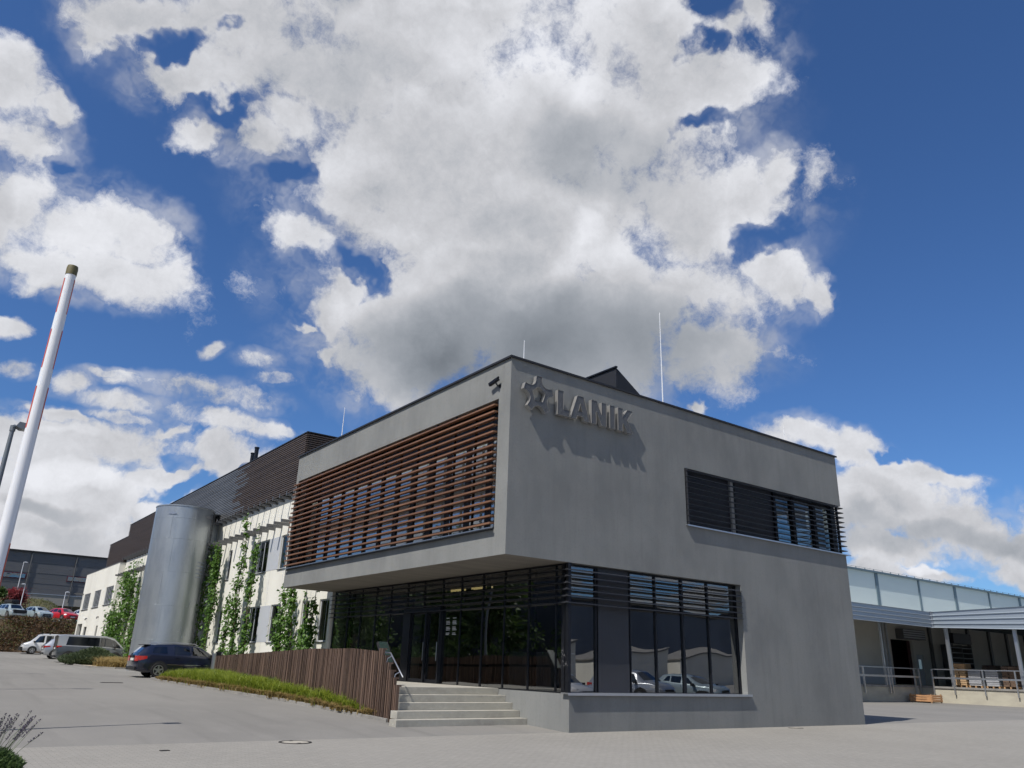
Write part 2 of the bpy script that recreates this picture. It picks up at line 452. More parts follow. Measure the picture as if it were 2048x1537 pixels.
M['white_wall'] = mat('white_render', (.76,.745,.67), .85, spec=.2, vary=[((.6,.6,.2),5,(.62,.60,.53),.45,.8,.7)], bump=(50,.15,.003))
M['grey_panel'] = mat('light_grey_panel', (.46,.48,.51), .6)
M['coping'] = mat('dark_flashing', (.022,.023,.027), .6, .2)
M['dark_metal'] = mat('anthracite_metal', (.022,.024,.03), .38, .6)
M['louvre_metal'] = mat('louvre_metal', (.05,.053,.062), .42, .4)
M['dark_panel'] = mat('anthracite_panel', (.035,.037,.045), .45, .2, vary=[((.5,.5,.5),4,(.05,.052,.06),.4,.7,.6)])
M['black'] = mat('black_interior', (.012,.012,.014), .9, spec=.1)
M['inwall'] = mat('interior_wall', (.10,.10,.095), .9, spec=.1)
M['infloor'] = mat('interior_floor', (.12,.11,.10), .4)
M['column'] = mat('interior_column', (.33,.38,.33), .8)
M['silver'] = mat('aluminium', (.55,.57,.60), .35, .9)
M['steel'] = mat('galvanised_steel', (.46,.495,.52), .42, .72, vary=[((2.2,2.2,.5),6,(.33,.365,.41),.4,.7,.8),((14,14,8),3,(.48,.51,.55),.5,.8,.5)], bump=((1.2,1.2,.5),.35,.03))
M['bracket'] = mat('grey_steel_bracket', (.16,.16,.16), .5, .6)
M['wood'] = mat('larch_louvre_wood', (.19,.096,.050), .5, vary=[((14,.5,14),5,(.12,.056,.03),.4,.7,.75),((3,.2,5),3,(.30,.155,.085),.5,.75,.5)], bump=((40,2,40),.3,.003))
M['fence_wood'] = mat('weathered_fence_wood', (.122,.078,.056), .7, vary=[((12,5,.9),5,(.05,.028,.02),.4,.7,.8),((9,3,.5),3,(.17,.115,.085),.52,.78,.6)], bump=((50,50,3),.35,.004))
M['clad'] = mat('brown_cladding_battens', (.088,.066,.055), .6, vary=[((6,.15,8),4,(.045,.033,.028),.4,.7,.8)], bump=((30,1,30),.3,.003))
M['clad_grey'] = mat('grey_cladding_battens', (.17,.175,.185), .5, .2, vary=[((6,.15,8),4,(.09,.092,.10),.4,.7,.8)])
M['clad_back'] = mat('cladding_backing', (.012,.010,.010), .9)
M['concrete'] = mat('step_concrete', (.41,.395,.345), .85, spec=.25, vary=[((1.5,1.5,3),5,(.30,.285,.25),.45,.72,.85),((9,9,9),4,(.52,.50,.44),.5,.8,.5)], bump=(30,.35,.004))
M['kerb'] = mat('kerb_concrete', (.27,.26,.24), .9, vary=[((2,2,2),5,(.17,.16,.15),.4,.7,.8)], bump=(30,.3,.004))
M['tar'] = mat('tar_sealed_joint', (.035,.034,.033), .6)
M['iron'] = mat('cast_iron', (.05,.045,.04), .6, .4)
M['cover_fill'] = mat('cover_concrete', (.42,.39,.33), .85, vary=[((9,9,9),4,(.32,.3,.26),.4,.7,.8)])
M['asphalt'] = mat('asphalt', (.245,.236,.218), .93, spec=.25, vary=[((.18,.12,.2),5,(.205,.198,.184),.38,.66,.9),((1.1,.7,1),5,(.262,.252,.232),.48,.75,.6),((1.4,.10,1),3,(.17,.164,.152),.52,.72,.55),((70,70,70),2,(.13,.127,.12),.5,.75,.6)], bump=(90,.45,.006))
M['mesh_face'] = mat('perforated_letter_face', (.28,.28,.28), .5, .3)
M['letter_side'] = mat('brushed_letter_side', (.55,.54,.52), .33, .7)
fw_ = M['fence_wood'].node_tree; pb = [n for n in fw_.nodes if n.type == 'BSDF_PRINCIPLED'][0]      # every board weathers differently
g_ = fw_.nodes.new('ShaderNodeNewGeometry'); mr_ = fw_.nodes.new('ShaderNodeMapRange'); fw_.links.new(g_.outputs['Random Per Island'], mr_.inputs[0]); mr_.inputs[3].default_value = .62; mr_.inputs[4].default_value = 1.4
vm_ = fw_.nodes.new('ShaderNodeVectorMath'); vm_.operation = 'SCALE'; fw_.links.new(pb.inputs['Base Color'].links[0].from_socket, vm_.inputs[0]); fw_.links.new(mr_.outputs[0], vm_.inputs['Scale']); fw_.links.new(vm_.outputs[0], pb.inputs['Base Color'])
M['white_paint'] = mat('white_paint', (.78,.79,.81), .35)
M['red_tape'] = mat('red_reflective_tape', (.55,.10,.06), .4)
M['olive_cap'] = mat('olive_rubber_cap', (.13,.11,.045), .6)
M['pole_grey'] = mat('grey_lamp_post_paint', (.18,.20,.22), .5, .4)
M['lamp_glass'] = mat('lamp_cover', (.30,.31,.32), .3)
M['win_glass'] = glass('clear_window_glass', (.42,.46,.46), 1.6, .05)
M['solar_glass'] = glass('solar_window_glass', (.80,.84,.84), 1.0, .27)
M['window_backing'] = mat('pale_roller_blind', (.74,.74,.70), .8)
M['dark_glass'] = glass('tinted_window_glass', (.30,.33,.32), 1.6, .17, wav=.16)
M['wing_glass'] = glass('wing_window_glass', (.35,.38,.36), .6, .02)
M['soil'] = mat('sandy_gravel_bed', (.40,.33,.23), .95, vary=[((5,5,5),4,(.27,.22,.16),.4,.7,.9),((30,30,30),3,(.5,.43,.32),.5,.8,.7)], bump=(25,.6,.02))
M['vine_leaf'] = leafmat('creeper_leaves', (.042,.105,.016), (.15,.28,.045), trans=.4)
M['vine_stem'] = mat('creeper_stem', (.16,.12,.08), .8)
M['grass'] = leafmat('ornamental_grass_green', (.15,.22,.02), (.33,.38,.05), trans=.45)
M['grass_dry'] = leafmat('dry_grass', (.26,.19,.07), (.46,.35,.15), trans=.4)
M['bush'] = leafmat('grey_green_bush', (.055,.085,.035), (.15,.19,.10), trans=.3)
M['lav_leaf'] = leafmat('lavender_leaves', (.04,.085,.02), (.13,.20,.06), trans=.3)
M['lav_flower'] = leafmat('lavender_buds', (.055,.05,.07), (.13,.11,.15), trans=.2)
M['bank_leaf'] = leafmat('bank_shrub_leaves', (.035,.024,.010), (.16,.085,.035), trans=.3)
M['bank_green'] = leafmat('bank_green_leaves', (.05,.07,.015), (.15,.16,.04), trans=.3)
M['bank_soil'] = mat('bank_soil', (.055,.036,.02), .95, vary=[((2,2,2),5,(.10,.06,.03),.4,.7,.9)], bump=(4,.8,.1))
M['meadow'] = mat('dry_meadow', (.085,.08,.035), .95, vary=[((.5,.5,.5),5,(.13,.11,.05),.4,.7,.9)])
M['tree_leaf'] = leafmat('tree_leaves', (.03,.06,.012), (.09,.16,.03), trans=.35)
M['red_leaf'] = leafmat('red_tree_leaves', (.17,.025,.03), (.36,.07,.08), trans=.35)
M['bark'] = mat('bark', (.10,.075,.05), .9, bump=((20,20,4),.5,.01))
M['tyre'] = mat('tyre_rubber', (.018,.018,.018), .8)
M['rim'] = mat('alloy_wheel', (.50,.50,.51), .3, .8)
M['car_glass'] = glass('car_window_glass', (.22,.25,.25), 1.3, .05)
M['car_black'] = mat('black_plastic', (.02,.02,.021), .55)
M['red_lamp'] = mat('tail_lamp_red', (.55,.02,.015), .12, **{'Coat Weight': 1.0})
M['clear_lamp'] = mat('headlamp_clear', (.75,.77,.80), .08, .3)
M['plate'] = mat('number_plate_white', (.7,.7,.68), .4)
M['chrome'] = mat('chrome_trim', (.7,.7,.72), .15, 1.0)
def paint(name, col, metal=.25): return mat(name, col, .28, metal, **{'Coat Weight': 1.0, 'Coat Roughness': .04})
# block paving: fine joints over mottled grey setts
pm = mat('block_paving', (.305,.291,.263), .92, spec=.25, vary=[((.3,.3,.3),5,(.265,.253,.228),.4,.7,.8),((6,6,6),4,(.35,.334,.302),.45,.75,.6),((60,60,60),2,(.17,.165,.16),.52,.78,.4)], bump=(60,.4,.005))
nt = pm.node_tree; pb = [n for n in nt.nodes if n.type == 'BSDF_PRINCIPLED'][0]
br = nt.nodes.new('ShaderNodeTexBrick'); t_ = nt.nodes.new('ShaderNodeTexCoord'); nt.links.new(t_.outputs['Object'], br.inputs[0])
br.inputs['Scale'].default_value = 1; br.inputs['Brick Width'].default_value = .2; br.inputs['Row Height'].default_value = .1; br.inputs['Mortar Size'].default_value = .006; br.inputs['Mortar Smooth'].default_value = .4
br.inputs['Color1'].default_value = (1,1,1,1); br.inputs['Color2'].default_value = (.93,.935,.94,1); br.inputs['Mortar'].default_value = (.70,.69,.66,1)
mx_ = nt.nodes.new('ShaderNodeMix'); mx_.data_type = 'RGBA'; mx_.blend_type = 'MULTIPLY'; mx_.inputs[0].default_value = 1
nt.links.new(pb.inputs['Base Color'].links[0].from_socket, mx_.inputs[6]); nt.links.new(br.outputs[0], mx_.inputs[7]); nt.links.new(mx_.outputs[2], pb.inputs['Base Color'])
M['paving'] = pm
# perforated letter faces: fine horizontal rows
fm = M['mesh_face']; nt = fm.node_tree; pb = [n for n in nt.nodes if n.type == 'BSDF_PRINCIPLED'][0]
t_ = nt.nodes.new('ShaderNodeTexCoord'); mp_ = nt.nodes.new('ShaderNodeMapping'); mp_.inputs['Rotation'].default_value = (math.pi/2, 0, 0); nt.links.new(t_.outputs['Object'], mp_.inputs[0])
br = nt.nodes.new('ShaderNodeTexBrick'); nt.links.new(mp_.outputs[0], br.inputs[0])
br.inputs['Scale'].default_value = 1; br.inputs['Brick Width'].default_value = .06; br.inputs['Row Height'].default_value = .036; br.inputs['Mortar Size'].default_value = .007
br.inputs['Color1'].default_value = (.21,.21,.21,1); br.inputs['Color2'].default_value = (.17,.17,.17,1); br.inputs['Mortar'].default_value = (.05,.05,.05,1)
nt.links.new(br.outputs[0], pb.inputs['Base Color'])
# ---------------------------------------------------------------- ground levels
def lerp_tab(T, x):
    if x <= T[0][0]: return T[0][1]
    for (a, b), (c, d) in zip(T, T[1:]):
        if x <= c: return b + (d-b)*(x-a)/(c-a)
    return T[-1][1]
LEVEL = [(0,0),(2.75,.12),(9,.28),(25,.62),(50,.85),(78,1.25),(82,1.4),(87,4.75),(92,5.0),(104,5.3),(122,8.9)]
def gz(x, y):
    t = min(max((x-3)/12.0, 0), 1); t = t*t*(3-2*t)
    return lerp_tab(LEVEL, y)*(1-t)
# ---------------------------------------------------------------- ground
def sheet(name, xs, ys, m, dz=0.0, keep=None, zf=None):
    mb = MB(); idx = {}
    zf = zf or gz
    for i, x in enumerate(xs):
        for j, y in enumerate(ys): idx[i, j] = len(mb.v); mb.v.append((x, y, zf(x, y)+dz))
    for i in range(len(xs)-1):
        for j in range(len(ys)-1):
            if keep and not keep((xs[i]+xs[i+1])/2, (ys[j]+ys[j+1])/2): continue
            mb.f.append((idx[i,j], idx[i+1,j], idx[i+1,j+1], idx[i,j+1])); mb.m.append(0)
    o = mb.build(name, m, fix=False); o['kind'] = 'structure'; return o
XS = [-600,-200,-80,-40,-25,-15,-8,-4,-2,0,3,4.5,6,7.5,9,10.5,12,13.5,15,20,30,50,70,100,200,600]
YS = [-600,-200,-100,-60,-30,-15,-8,-4,-2,0,1,2,2.75,4,6,9,12,16,20,25,30,40,50,60,70,78,80,82]
sheet('road', XS, YS, M['asphalt'])
sheet('paving', [-200,-60,-30,-15,-10,-5,-2,0,2.25,5,10,16.6,30,60,200], [-200,-60,-30,-15,-10,-5,-3,-2,-1,.12], M['paving'], dz=.004)
sheet('bank', XS, [82,83,84,85,86,87], M['bank_soil'])
sheet('upper_car_park', XS, [87,92,98,104], M['asphalt'])
sheet('meadow', XS, [104,110,116,122,150,220,600,1200], M['meadow'])
# small covers let into the road and paving
def grate(x, y, L, label, ang=0.0):
    g = thing('drain_grate', label, 'drain', (x, y, gz(x, y)), ang)
    f = MB(); f.box(-L/2,-.17,-.05,L/2,-.14,.012).box(-L/2,.14,-.05,L/2,.17,.012).box(-L/2,-.14,-.05,-L/2+.03,.14,.012).box(L/2-.03,-.14,-.05,L/2,.14,.012).build('frame', M['iron'], g, local=True)
    b = MB(); n = int(L/.06)
    for i in range(1, n): b.box(-L/2+i*L/n-.012,-.14,-.04,-L/2+i*L/n+.012,.14,.008)
    b.build('grating', M['iron'], g, local=True)
grate(-5.2, 19.2, .8, 'small iron drain grate in the road behind the dark blue estate car')
def round_cover(x, y, r, label):
    g = thing('manhole_cover', label, 'manhole', (x, y, gz(x, y)+.004))
    MB().lathe([(r-.055,.004),(r-.05,.014),(r,.014),(r+.004,.002)], (0,0,0), 40).build('ring', M['iron'], g, local=True)
    MB().lathe([(0,.010),(r-.06,.010),(r-.056,.002)], (0,0,0), 40).build('lid', M['cover_fill'], g, local=True)
    k = MB()
    for a in range(2): k.box(-.035+a*0,-(r-.12)+a*2*(r-.12)-.02,.0105,.035,-(r-.12)+a*2*(r-.12)+.02,.013)
    k.build('lifting_slot', M['iron'], g, local=True)
round_cover(-5.38, -.32, .33, 'round manhole cover with pale concrete lid and rusty iron ring in the paving')
def sq_cover(x, y, s, label, m='cover_fill'):
    g = thing('paving_cover', label, 'cover', (x, y, .004))
    MB().box(-s,-s*.6,-.03,s,s*.6,.008).box(-s+.02,-s*.6+.02,.008,s-.02,s*.6-.02,.010).build('lid', M[m], g, local=True)
    MB().box(-s-.02,-s*.6-.02,-.03,-s,s*.6+.02,.011).box(s,-s*.6-.02,-.03,s+.02,s*.6+.02,.011).box(-s,-s*.6-.02,-.03,s,-s*.6,.011).box(-s,s*.6,-.03,s,s*.6+.02,.011).build('frame', M['iron'], g, local=True)
sq_cover(11.5, -.5, .2, 'small rusty cover in the paving before the grey wall')
sq_cover(-8.1, -1.05, .06, 'tiny iron valve cover in the pale paving near the lavender', 'iron')
# ---------------------------------------------------------------- the grey office block
office = thing('office_building', 'dark grey rendered two-storey block with overhanging upper floor and timber louvre screen', 'building')
Bx, By = 16.5, 15.7
w = MB()
holed(w, 'y', 0, .35, 0, Bx, 0, 10.02, [(-1, 2.26, -1, 4.4), (2.26, 9.83, .95, 4.4), (7.27, 17, 6.1, 8.0)])
holed(w, 'x', 0, .35, .352, By, 4.4, 10.02, [(.56, 15.46, 5.12, 8.9)])
w.box(.352, By-.3, 4.4, Bx-.3, By, 10.02)
holed(w, 'x', Bx, -.35, .352, By, 0, 10.02, [(0, 4.6, 6.1, 8.0)])
w.box(2.26, .352, -.1, 2.6, 3.1, .955)                           # plinth under the entrance glazing
w.box(2.26, 3.1, -.1, 2.6, By, .955)
w.box(4.5, By-.3, 0, Bx-.3, By, 4.398)
w.build('wall', M['plaster'], office)
MB().box(.352, .352, 4.402, 2.6, By-.302, 4.7).box(.002,.002,4.396,2.262,By-.002,4.401).build('soffit', M['soffit'], office)
MB().box(.3, .3, 9.6, Bx-.3, By-.3, 9.72).build('roof', M['coping'], office)
c = MB(); c.box(-.06,-.06,10.022,Bx+.06,.40,10.075).box(-.06,.40,10.022,.40,By+.05,10.075).box(Bx-.40,.40,10.022,Bx+.06,By+.05,10.075).box(.40,By-.35,10.022,Bx-.40,By+.05,10.075)
c.box(-.064,-.064,10.01,Bx+.064,-.058,10.073).box(-.064,-.058,10.01,-.058,By+.05,10.073).build('parapet_coping', M['coping'], office)
# rooms behind the glass
r = MB(); r.box(2.62,.36,.0,Bx-.36,By-.31,.94); r.build('ground_floor_slab', M['infloor'], office)
r = MB(); r.box(2.62,.36,4.42,Bx-.36,By-.31,4.72); r.build('ceiling', M['inwall'], office)
r = MB(); r.box(10.1,.37,.95,10.2,7.5,4.41).box(8.5,7.6,.95,8.6,By-.32,4.41).box(8.5,7.5,.95,10.2,7.6,4.41)
r.box(1.25,.37,4.73,1.3,By-.31,9.59).box(12.45,2.2,4.73,12.5,By-.31,9.59).box(1.3,6.0,4.73,Bx-.36,6.1,9.59).box(1.3,.37,4.73,Bx-.37,6.0,5.0); r.build('interior_wall', M['inwall'], office)
MB().lathe([(.33,0),(.33,3.45)], (3.35,9.95,.95), 28).build('interior_column', M['column'], office, smooth=True)
MB().box(5.6,4.6,.95,6.3,7.2,2.05).box(5.5,4.5,2.05,6.4,7.3,2.1).build('reception_desk', M['grey_panel'], office)
each('ceiling_light', [(4.6,9.0,4.30,4.75,10.2,4.36),(4.6,7.2,4.30,4.75,8.4,4.36)], emis('warm_tube', (1,.72,.30), 1.1), office)
# entrance glazing, X = 2.26
mull = [0.14,.65,1.90,3.12,4.30,5.57,6.73,7.98,9.17,10.45,11.65,12.93,14.11,15.47]
GX = 2.33
for a, b in zip(mull, mull[1:]):
    if 6.5 < a < 9.0: continue
    MB().add([(GX,a+.02,.98),(GX,b-.02,.98),(GX,b-.02,4.39),(GX,a+.02,4.39)], [(0,1,2,3)]).build('window_pane', M['dark_glass'], office)
fr = MB()
for i, y in enumerate(mull):
    hw = .022 if i % 2 else .03
    fr.box(GX-.025, y-hw, .96, GX+.07, y+hw, 4.395)
fr.box(GX-.03,.1,.955,GX+.10,15.5,.99).box(GX-.029,.1,4.35,GX+.10,15.5,4.394)
fr.build('entrance_frame', M['dark_metal'], office)
# inner dark posts behind every other bay
each('structural_post', [(2.48,y-.07,.95,2.58,y+.07,4.41) for y in mull[2::2]], M['dark_metal'], office)
door = MB(); door.box(GX-.11,6.70,.96,GX+.06,9.22,1.0).box(GX-.11,6.70,3.32,GX+.06,9.22,3.46).box(GX-.11,8.72,1.0,GX+.06,9.22,3.32)
door.box(GX-.11,6.66,1.0,GX+.06,6.74,3.32).box(GX-.13,7.56,1.0,GX+.03,7.64,3.32).build('door_frame', M['dark_metal'], office)
for a, b in ((6.74,7.56),(7.64,8.72)):
    d = MB(); d.box(GX-.05,a,1.0,GX-.01,a+.05,3.32).box(GX-.05,b-.05,1.0,GX-.01,b,3.32).box(GX-.05,a+.05,1.0,GX-.01,b-.05,1.1).box(GX-.05,a+.05,3.24,GX-.01,b-.05,3.32)
    dl = d.build('door', M['dark_metal'], office)
    MB().add([(GX-.03,a+.05,1.1),(GX-.03,b-.05,1.1),(GX-.03,b-.05,3.24),(GX-.03,a+.05,3.24)], [(0,1,2,3)]).build('pane', M['dark_glass'], dl)
    MB().tube([(GX-.09,a+.09,1.7),(GX-.09,a+.09,2.3)], .012).build('handle', M['silver'], dl)
MB().add([(GX,6.75,3.46),(GX,9.15,3.46),(GX,9.15,4.33),(GX,6.75,4.33)], [(0,1,2,3)]).build('window_pane', M['dark_glass'], office)
# opening-hours lettering on the pane beside the door: rows of small white characters
tx = MB(); rnd = random.Random(4)
for col0 in (6.42, 6.03):
    z = 3.05
    for row in range(9):
        y = col0
        while y > col0-.26*rnd.uniform(.6,1):
            wd = rnd.uniform(.012,.03); tx.box(GX-.006, y-wd, z, GX-.004, y, z+.022); y -= wd+.012
        z -= .045 if row % 3 else .10
tx.build('opening_hours_lettering', M['white_paint'], office)
# low sun-shade louvres wrapping the glazed corner
for ax in (0, 1):
    lv = MB()
    for k in range(6):
        z = 4.20-.178*k
        if ax == 0: lv.add([(2.13,.0,z),(2.23,.0,z+.035),(2.23,15.6,z+.035),(2.13,15.6,z),(2.13,.0,z-.02),(2.23,.0,z+.015),(2.23,15.6,z+.015),(2.13,15.6,z-.02)], [(0,3,2,1),(4,5,6,7),(0,1,5,4),(1,2,6,5),(2,3,7,6),(3,0,4,7)])
        else: lv.add([(2.13,-.07,z),(9.80,-.07,z),(9.80,.05,z+.035),(2.13,.05,z+.035),(2.13,-.07,z-.02),(9.80,-.07,z-.02),(9.80,.05,z+.015),(2.13,.05,z+.015)], [(0,3,2,1),(4,5,6,7),(0,1,5,4),(1,2,6,5),(2,3,7,6),(3,0,4,7)])
    lv.build('sunshade_louvres', M['louvre_metal'], office)
MB().box(2.20,-.02,.97,2.30,.10,4.39).build('corner_post', M['dark_metal'], office)
# right-hand shop-window glazing, Y = .16
GY = .27
rm = [2.30,3.48,4.80,5.92,7.14,8.37,9.80]
for a, b in zip(rm, rm[1:]):
    if a == 3.48: MB().box(a,.22,.98,b,.26,4.39).build('infill_panel', M['dark_panel'], office); continue
    MB().add([(a+.02,GY,.98),(b-.02,GY,.98),(b-.02,GY,4.39),(a+.02,GY,4.39)], [(0,1,2,3)]).build('window_pane', M['dark_glass'], office)
fr = MB()
for i, x in enumerate(rm): hw = .045 if i in (1,2,4) else .025; fr.box(x-hw,.22,.96,x+hw,.36,4.39)
fr.box(2.3,.23,.955,9.82,.35,1.0).box(2.3,.23,4.34,9.82,.35,4.394).build('shop_window_frame', M['dark_metal'], office)
MB().box(2.16,-.075,.952,9.95,.225,.985).box(2.16,-.079,.92,9.95,-.072,.985).build('window_sill', M['silver'], office)
# upper window band
um = [7.30,9.83,10.12,12.38,13.52,14.9,16.1]
each('infill_panel', [(7.28,.24,6.12,9.83,.28,7.99),(10.12,.24,6.12,12.36,.28,7.99)], M['dark_panel'], office)
each('roller_blind', [(13.6,.50,7.0,14.8,.52,7.9),(15.0,.50,6.3,16.0,.52,7.9),(12.5,.50,7.35,13.4,.52,7.9)], M['grey_panel'], office)
MB().box(9.83,.16,6.12,9.98,.28,7.99).build('light_reveal_panel', M['grey_panel'], office)
for a, b in ((12.38,13.52),(13.52,14.9),(14.9,16.1)):
    MB().add([(a,.26,6.12),(b,.26,6.12),(b,.26,7.99),(a,.26,7.99)], [(0,1,2,3)]).build('window_pane', M['win_glass'], office)
MB().add([(16.30,.4,6.12),(16.30,4.5,6.12),(16.30,4.5,7.99),(16.30,.4,7.99)], [(0,1,2,3)]).build('window_pane', M['win_glass'], office)
fr = MB()
for x, hw in ((12.38,.07),(13.52,.09),(14.9,.09),(16.16,.16),(10.04,.06)): fr.box(x-hw,.17,6.11,x+hw,.33,7.995)
fr.box(12.3,.18,7.88,16.3,.32,7.992).box(12.3,.18,6.105,16.3,.32,6.2).box(16.22,.33,6.11,16.36,.45,7.99).box(16.22,2.0,6.11,16.36,2.12,7.99).box(16.22,3.3,6.11,16.36,3.42,7.99).build('upper_window_frame', M['dark_metal'], office)
MB().box(7.22,-.09,6.075,16.72,.20,6.10).box(7.22,-.094,6.06,16.72,-.088,6.10).build('window_sill', M['silver'], office)
lv = MB()
for k in range(10):
    z = 7.93-.187*k
    lv.prism([(-.10,z-.03),(-.10,z-.012),(.10,z+.02),(.10,z+.002)], 'x', 7.29, 16.50)
    lv.add([(16.50,-.10,z-.03),(16.66,.02,z-.01),(16.50,.10,z+.02),(16.50,-.10,z-.012),(16.50,2.4,z+.02),(16.64,2.4,z)], [(0,1,3),(3,1,2),(1,5,4,2),(0,3,2),(0,2,4,5,1)])
for x in (7.33,16.15): lv.box(x-.012,-.06,6.105,x+.012,.05,7.99)
lv.build('upper_louvre_screen', M['louvre_metal'], office)
# timber louvre screen on the long side
lv = MB()
for k in range(18):
    z = 8.72-.2015*k
    lv.prism([(-.13,z-.040),(-.13,z+.010),(.04,z+.020),(.04,z-.022)], 'y', .60, 15.62)
tl = MB()
tl.v = [(p[0], p[1], p[2]) for p in lv.v]; tl.f = lv.f; tl.m = lv.m
tl.build('timber_louvre_screen', M['wood'], office)
pm_ = MB()
for i in range(14):
    y = .62+i*1.136
    pm_.box(.03,y-.02,5.14,.10,y+.02,8.88)
pm_.box(-.02,.57,5.122,.12,15.45,5.16).build('louvre_bracket', M['dark_metal'], office)
MB().box(-.16,.50,5.13,-.10,15.55,5.155).build('louvre_rail', M['silver'], office)
MB().box(-.07,.57,5.102,.34,15.45,5.128).build('window_sill', M['coping'], office)
for i in range(13):
    y = .62+i*1.136
    MB().add([(.60,y+.15,5.16),(.60,y+1.136-.15,5.16),(.60,y+1.136-.15,8.0),(.60,y+.15,8.0)], [(0,1,2,3)]).build('window_pane', M['solar_glass'], office)
    MB().box(.635,y+.15,5.14,.645,y+1.136-.15,8.0).build('roller_blind', M['window_backing'], office)
fr = MB()
for i in range(14):
    y = .62+i*1.136; fr.box(.585,y-.15,5.12,.70,y+.15,8.9)
fr.box(.587,.56,8.02,.69,15.46,8.9).box(.587,.56,5.12,.69,15.46,5.17).build('upper_window_frame', M['dark_panel'], office)
MB().box(.36,.40,4.72,.50,.60,9.5).box(.36,15.1,4.72,.5,15.38,9.5).box(.36,.6,4.72,.5,15.1,5.10).box(.36,.6,8.92,.5,15.1,9.5).build('reveal_lining', M['dark_metal'], office)
# ---------------------------------------------------------------- entrance steps
st = thing('entrance_steps', 'wide flight of five pale concrete steps with landing before the glass entrance', 'steps', (0, 2, 0))
xl = [-1.91,-1.70,-1.50,-1.46,-1.43]
for k in range(5):
    y0 = 1.78+.355*k; z1 = .245+.184*k
    rt_ = 2.257
    MB().bevel_box(xl[k], y0, (-.1 if k == 0 else z1-.19), rt_, y0+(.352 if k < 4 else .41), z1, .012).build('step', M['concrete'], st)
MB().prism([(-1.40,3.612),(2.257,3.612),(2.257,9.6),(-1.08,9.6)], 'z', .1, .979).build('landing', M['concrete'], st)
# ---------------------------------------------------------------- ramp fence
def fx(y): return -1.55 + .95*(y-2.5)/18.5
fence = thing('slatted_ramp_fence', 'brown vertical timber slat fence along the entrance ramp', 'fence', (fx(2.5), 2.5, gz(-1.5, 2.5)))
FT = [(2.4,1.16),(3.6,1.88),(5.5,1.96),(9,1.95),(21,1.64)]
sl = MB(); y = 2.42; k = 0; rnd = random.Random(2)
while y < 21.2:
    z1 = lerp_tab(FT, y)+.0; x = fx(y)
    if y < 3.7: z1 = .995+.184*(round((y-2.42)/.21))+.05
    z1 = min(z1, 1.97)
    zb = gz(-1.6, y)+.015+rnd.uniform(0,.01)
    a = rnd.uniform(-.05,.05); x += rnd.choice((-.012,0,.012))
    sl.add([(x-.055,y-.021+a*.05,zb),(x+.03,y-.018,zb),(x+.03,y+.022,zb),(x-.055,y+.021+a*.05,zb),(x-.055,y-.021+a*.05,z1),(x+.03,y-.018,z1),(x+.03,y+.022,z1),(x-.055,y+.021+a*.05,z1)], [(0,3,2,1),(4,5,6,7),(0,1,5,4),(1,2,6,5),(2,3,7,6),(3,0,4,7)])
    if y < 3.7:                                                   # returns over the stair cheek: short boards along the flight
        sl.box(x+.03,y-.018,z1-.04,x+.09,y+.022,z1)
    y += .082 if y > 3.6 else .105; k += 1
sl.build('slat_panel', M['fence_wood'], fence)
rl = MB()
for (ya, yb) in ((3.7,21.15),):
    for dz_ in (-.25,-1.1):
        za, zb = lerp_tab(FT, ya)+dz_, lerp_tab(FT, yb)+dz_+(.25 if dz_ < -1 else 0)
        rl.add([(fx(ya)+.035,ya,za),(fx(yb)+.035,yb,zb),(fx(yb)+.08,yb,zb),(fx(ya)+.08,ya,za),(fx(ya)+.035,ya,za+.08),(fx(yb)+.035,yb,zb+.08),(fx(yb)+.08,yb,zb+.08),(fx(ya)+.08,ya,za+.08)], [(0,3,2,1),(4,5,6,7),(0,1,5,4),(1,2,6,5),(2,3,7,6),(3,0,4,7)])
rl.build('rail', M['dark_metal'], fence)

rp = MB()
ya = [9.6,12,15,18,21.5]
for a, b in zip(ya, ya[1:]):
    za, zb = lerp_tab([(9.6,.972),(21.5,.60)], a), lerp_tab([(9.6,.972),(21.5,.60)], b)
    rp.add([(fx(a)+.1,a,za),(2.25,a,za),(2.25,b,zb),(fx(b)+.1,b,zb),(fx(a)+.1,a,0),(2.25,a,0),(2.25,b,0),(fx(b)+.1,b,0)], [(0,1,2,3),(0,3,7,4),(1,5,6,2)])
o = rp.build('ramp', M['concrete']); o['kind'] = 'structure'
hr = thing('stair_handrail', 'slanting stainless handrail at the fence end of the steps', 'handrail', (-1.3, 2.6, .9))
MB().tube([(-1.36,3.75,1.86),(-1.36,3.35,1.84),(-1.36,2.58,1.24)], .021, 10).build('rail', M['silver'], hr, smooth=True)
h = MB(); h.tube([(-1.36,3.25,1.78),(-1.50,3.25,1.70),(-1.52,3.25,1.6)], .012, 8).tube([(-1.36,2.75,1.37),(-1.50,2.75,1.30),(-1.52,2.75,1.2)], .012, 8).build('post', M['silver'], hr, smooth=True)
M['matt_black'] = mat('matt_black_paint', (.02,.02,.022), .75)
it = thing('entrance_terminal', 'slim black leaning terminal post on the landing at the top of the steps', 'terminal', (-.75, 4.6, .975))
MB().prism([(4.42,.975),(4.62,.975),(4.66,1.65),(4.46,1.70)], 'x', -.98, -.78).build('post', M['matt_black'], it)
MB().prism([(4.33,1.60),(4.40,1.56),(4.86,2.12),(4.80,2.17)], 'x', -1.05, -.71).build('screen_housing', M['matt_black'], it)
MB().prism([(4.335,1.615),(4.337,1.613),(4.79,2.165),(4.788,2.167)], 'x', -1.02, -.74).build('screen', mat('dark_screen', (.03,.05,.045), .08), it)
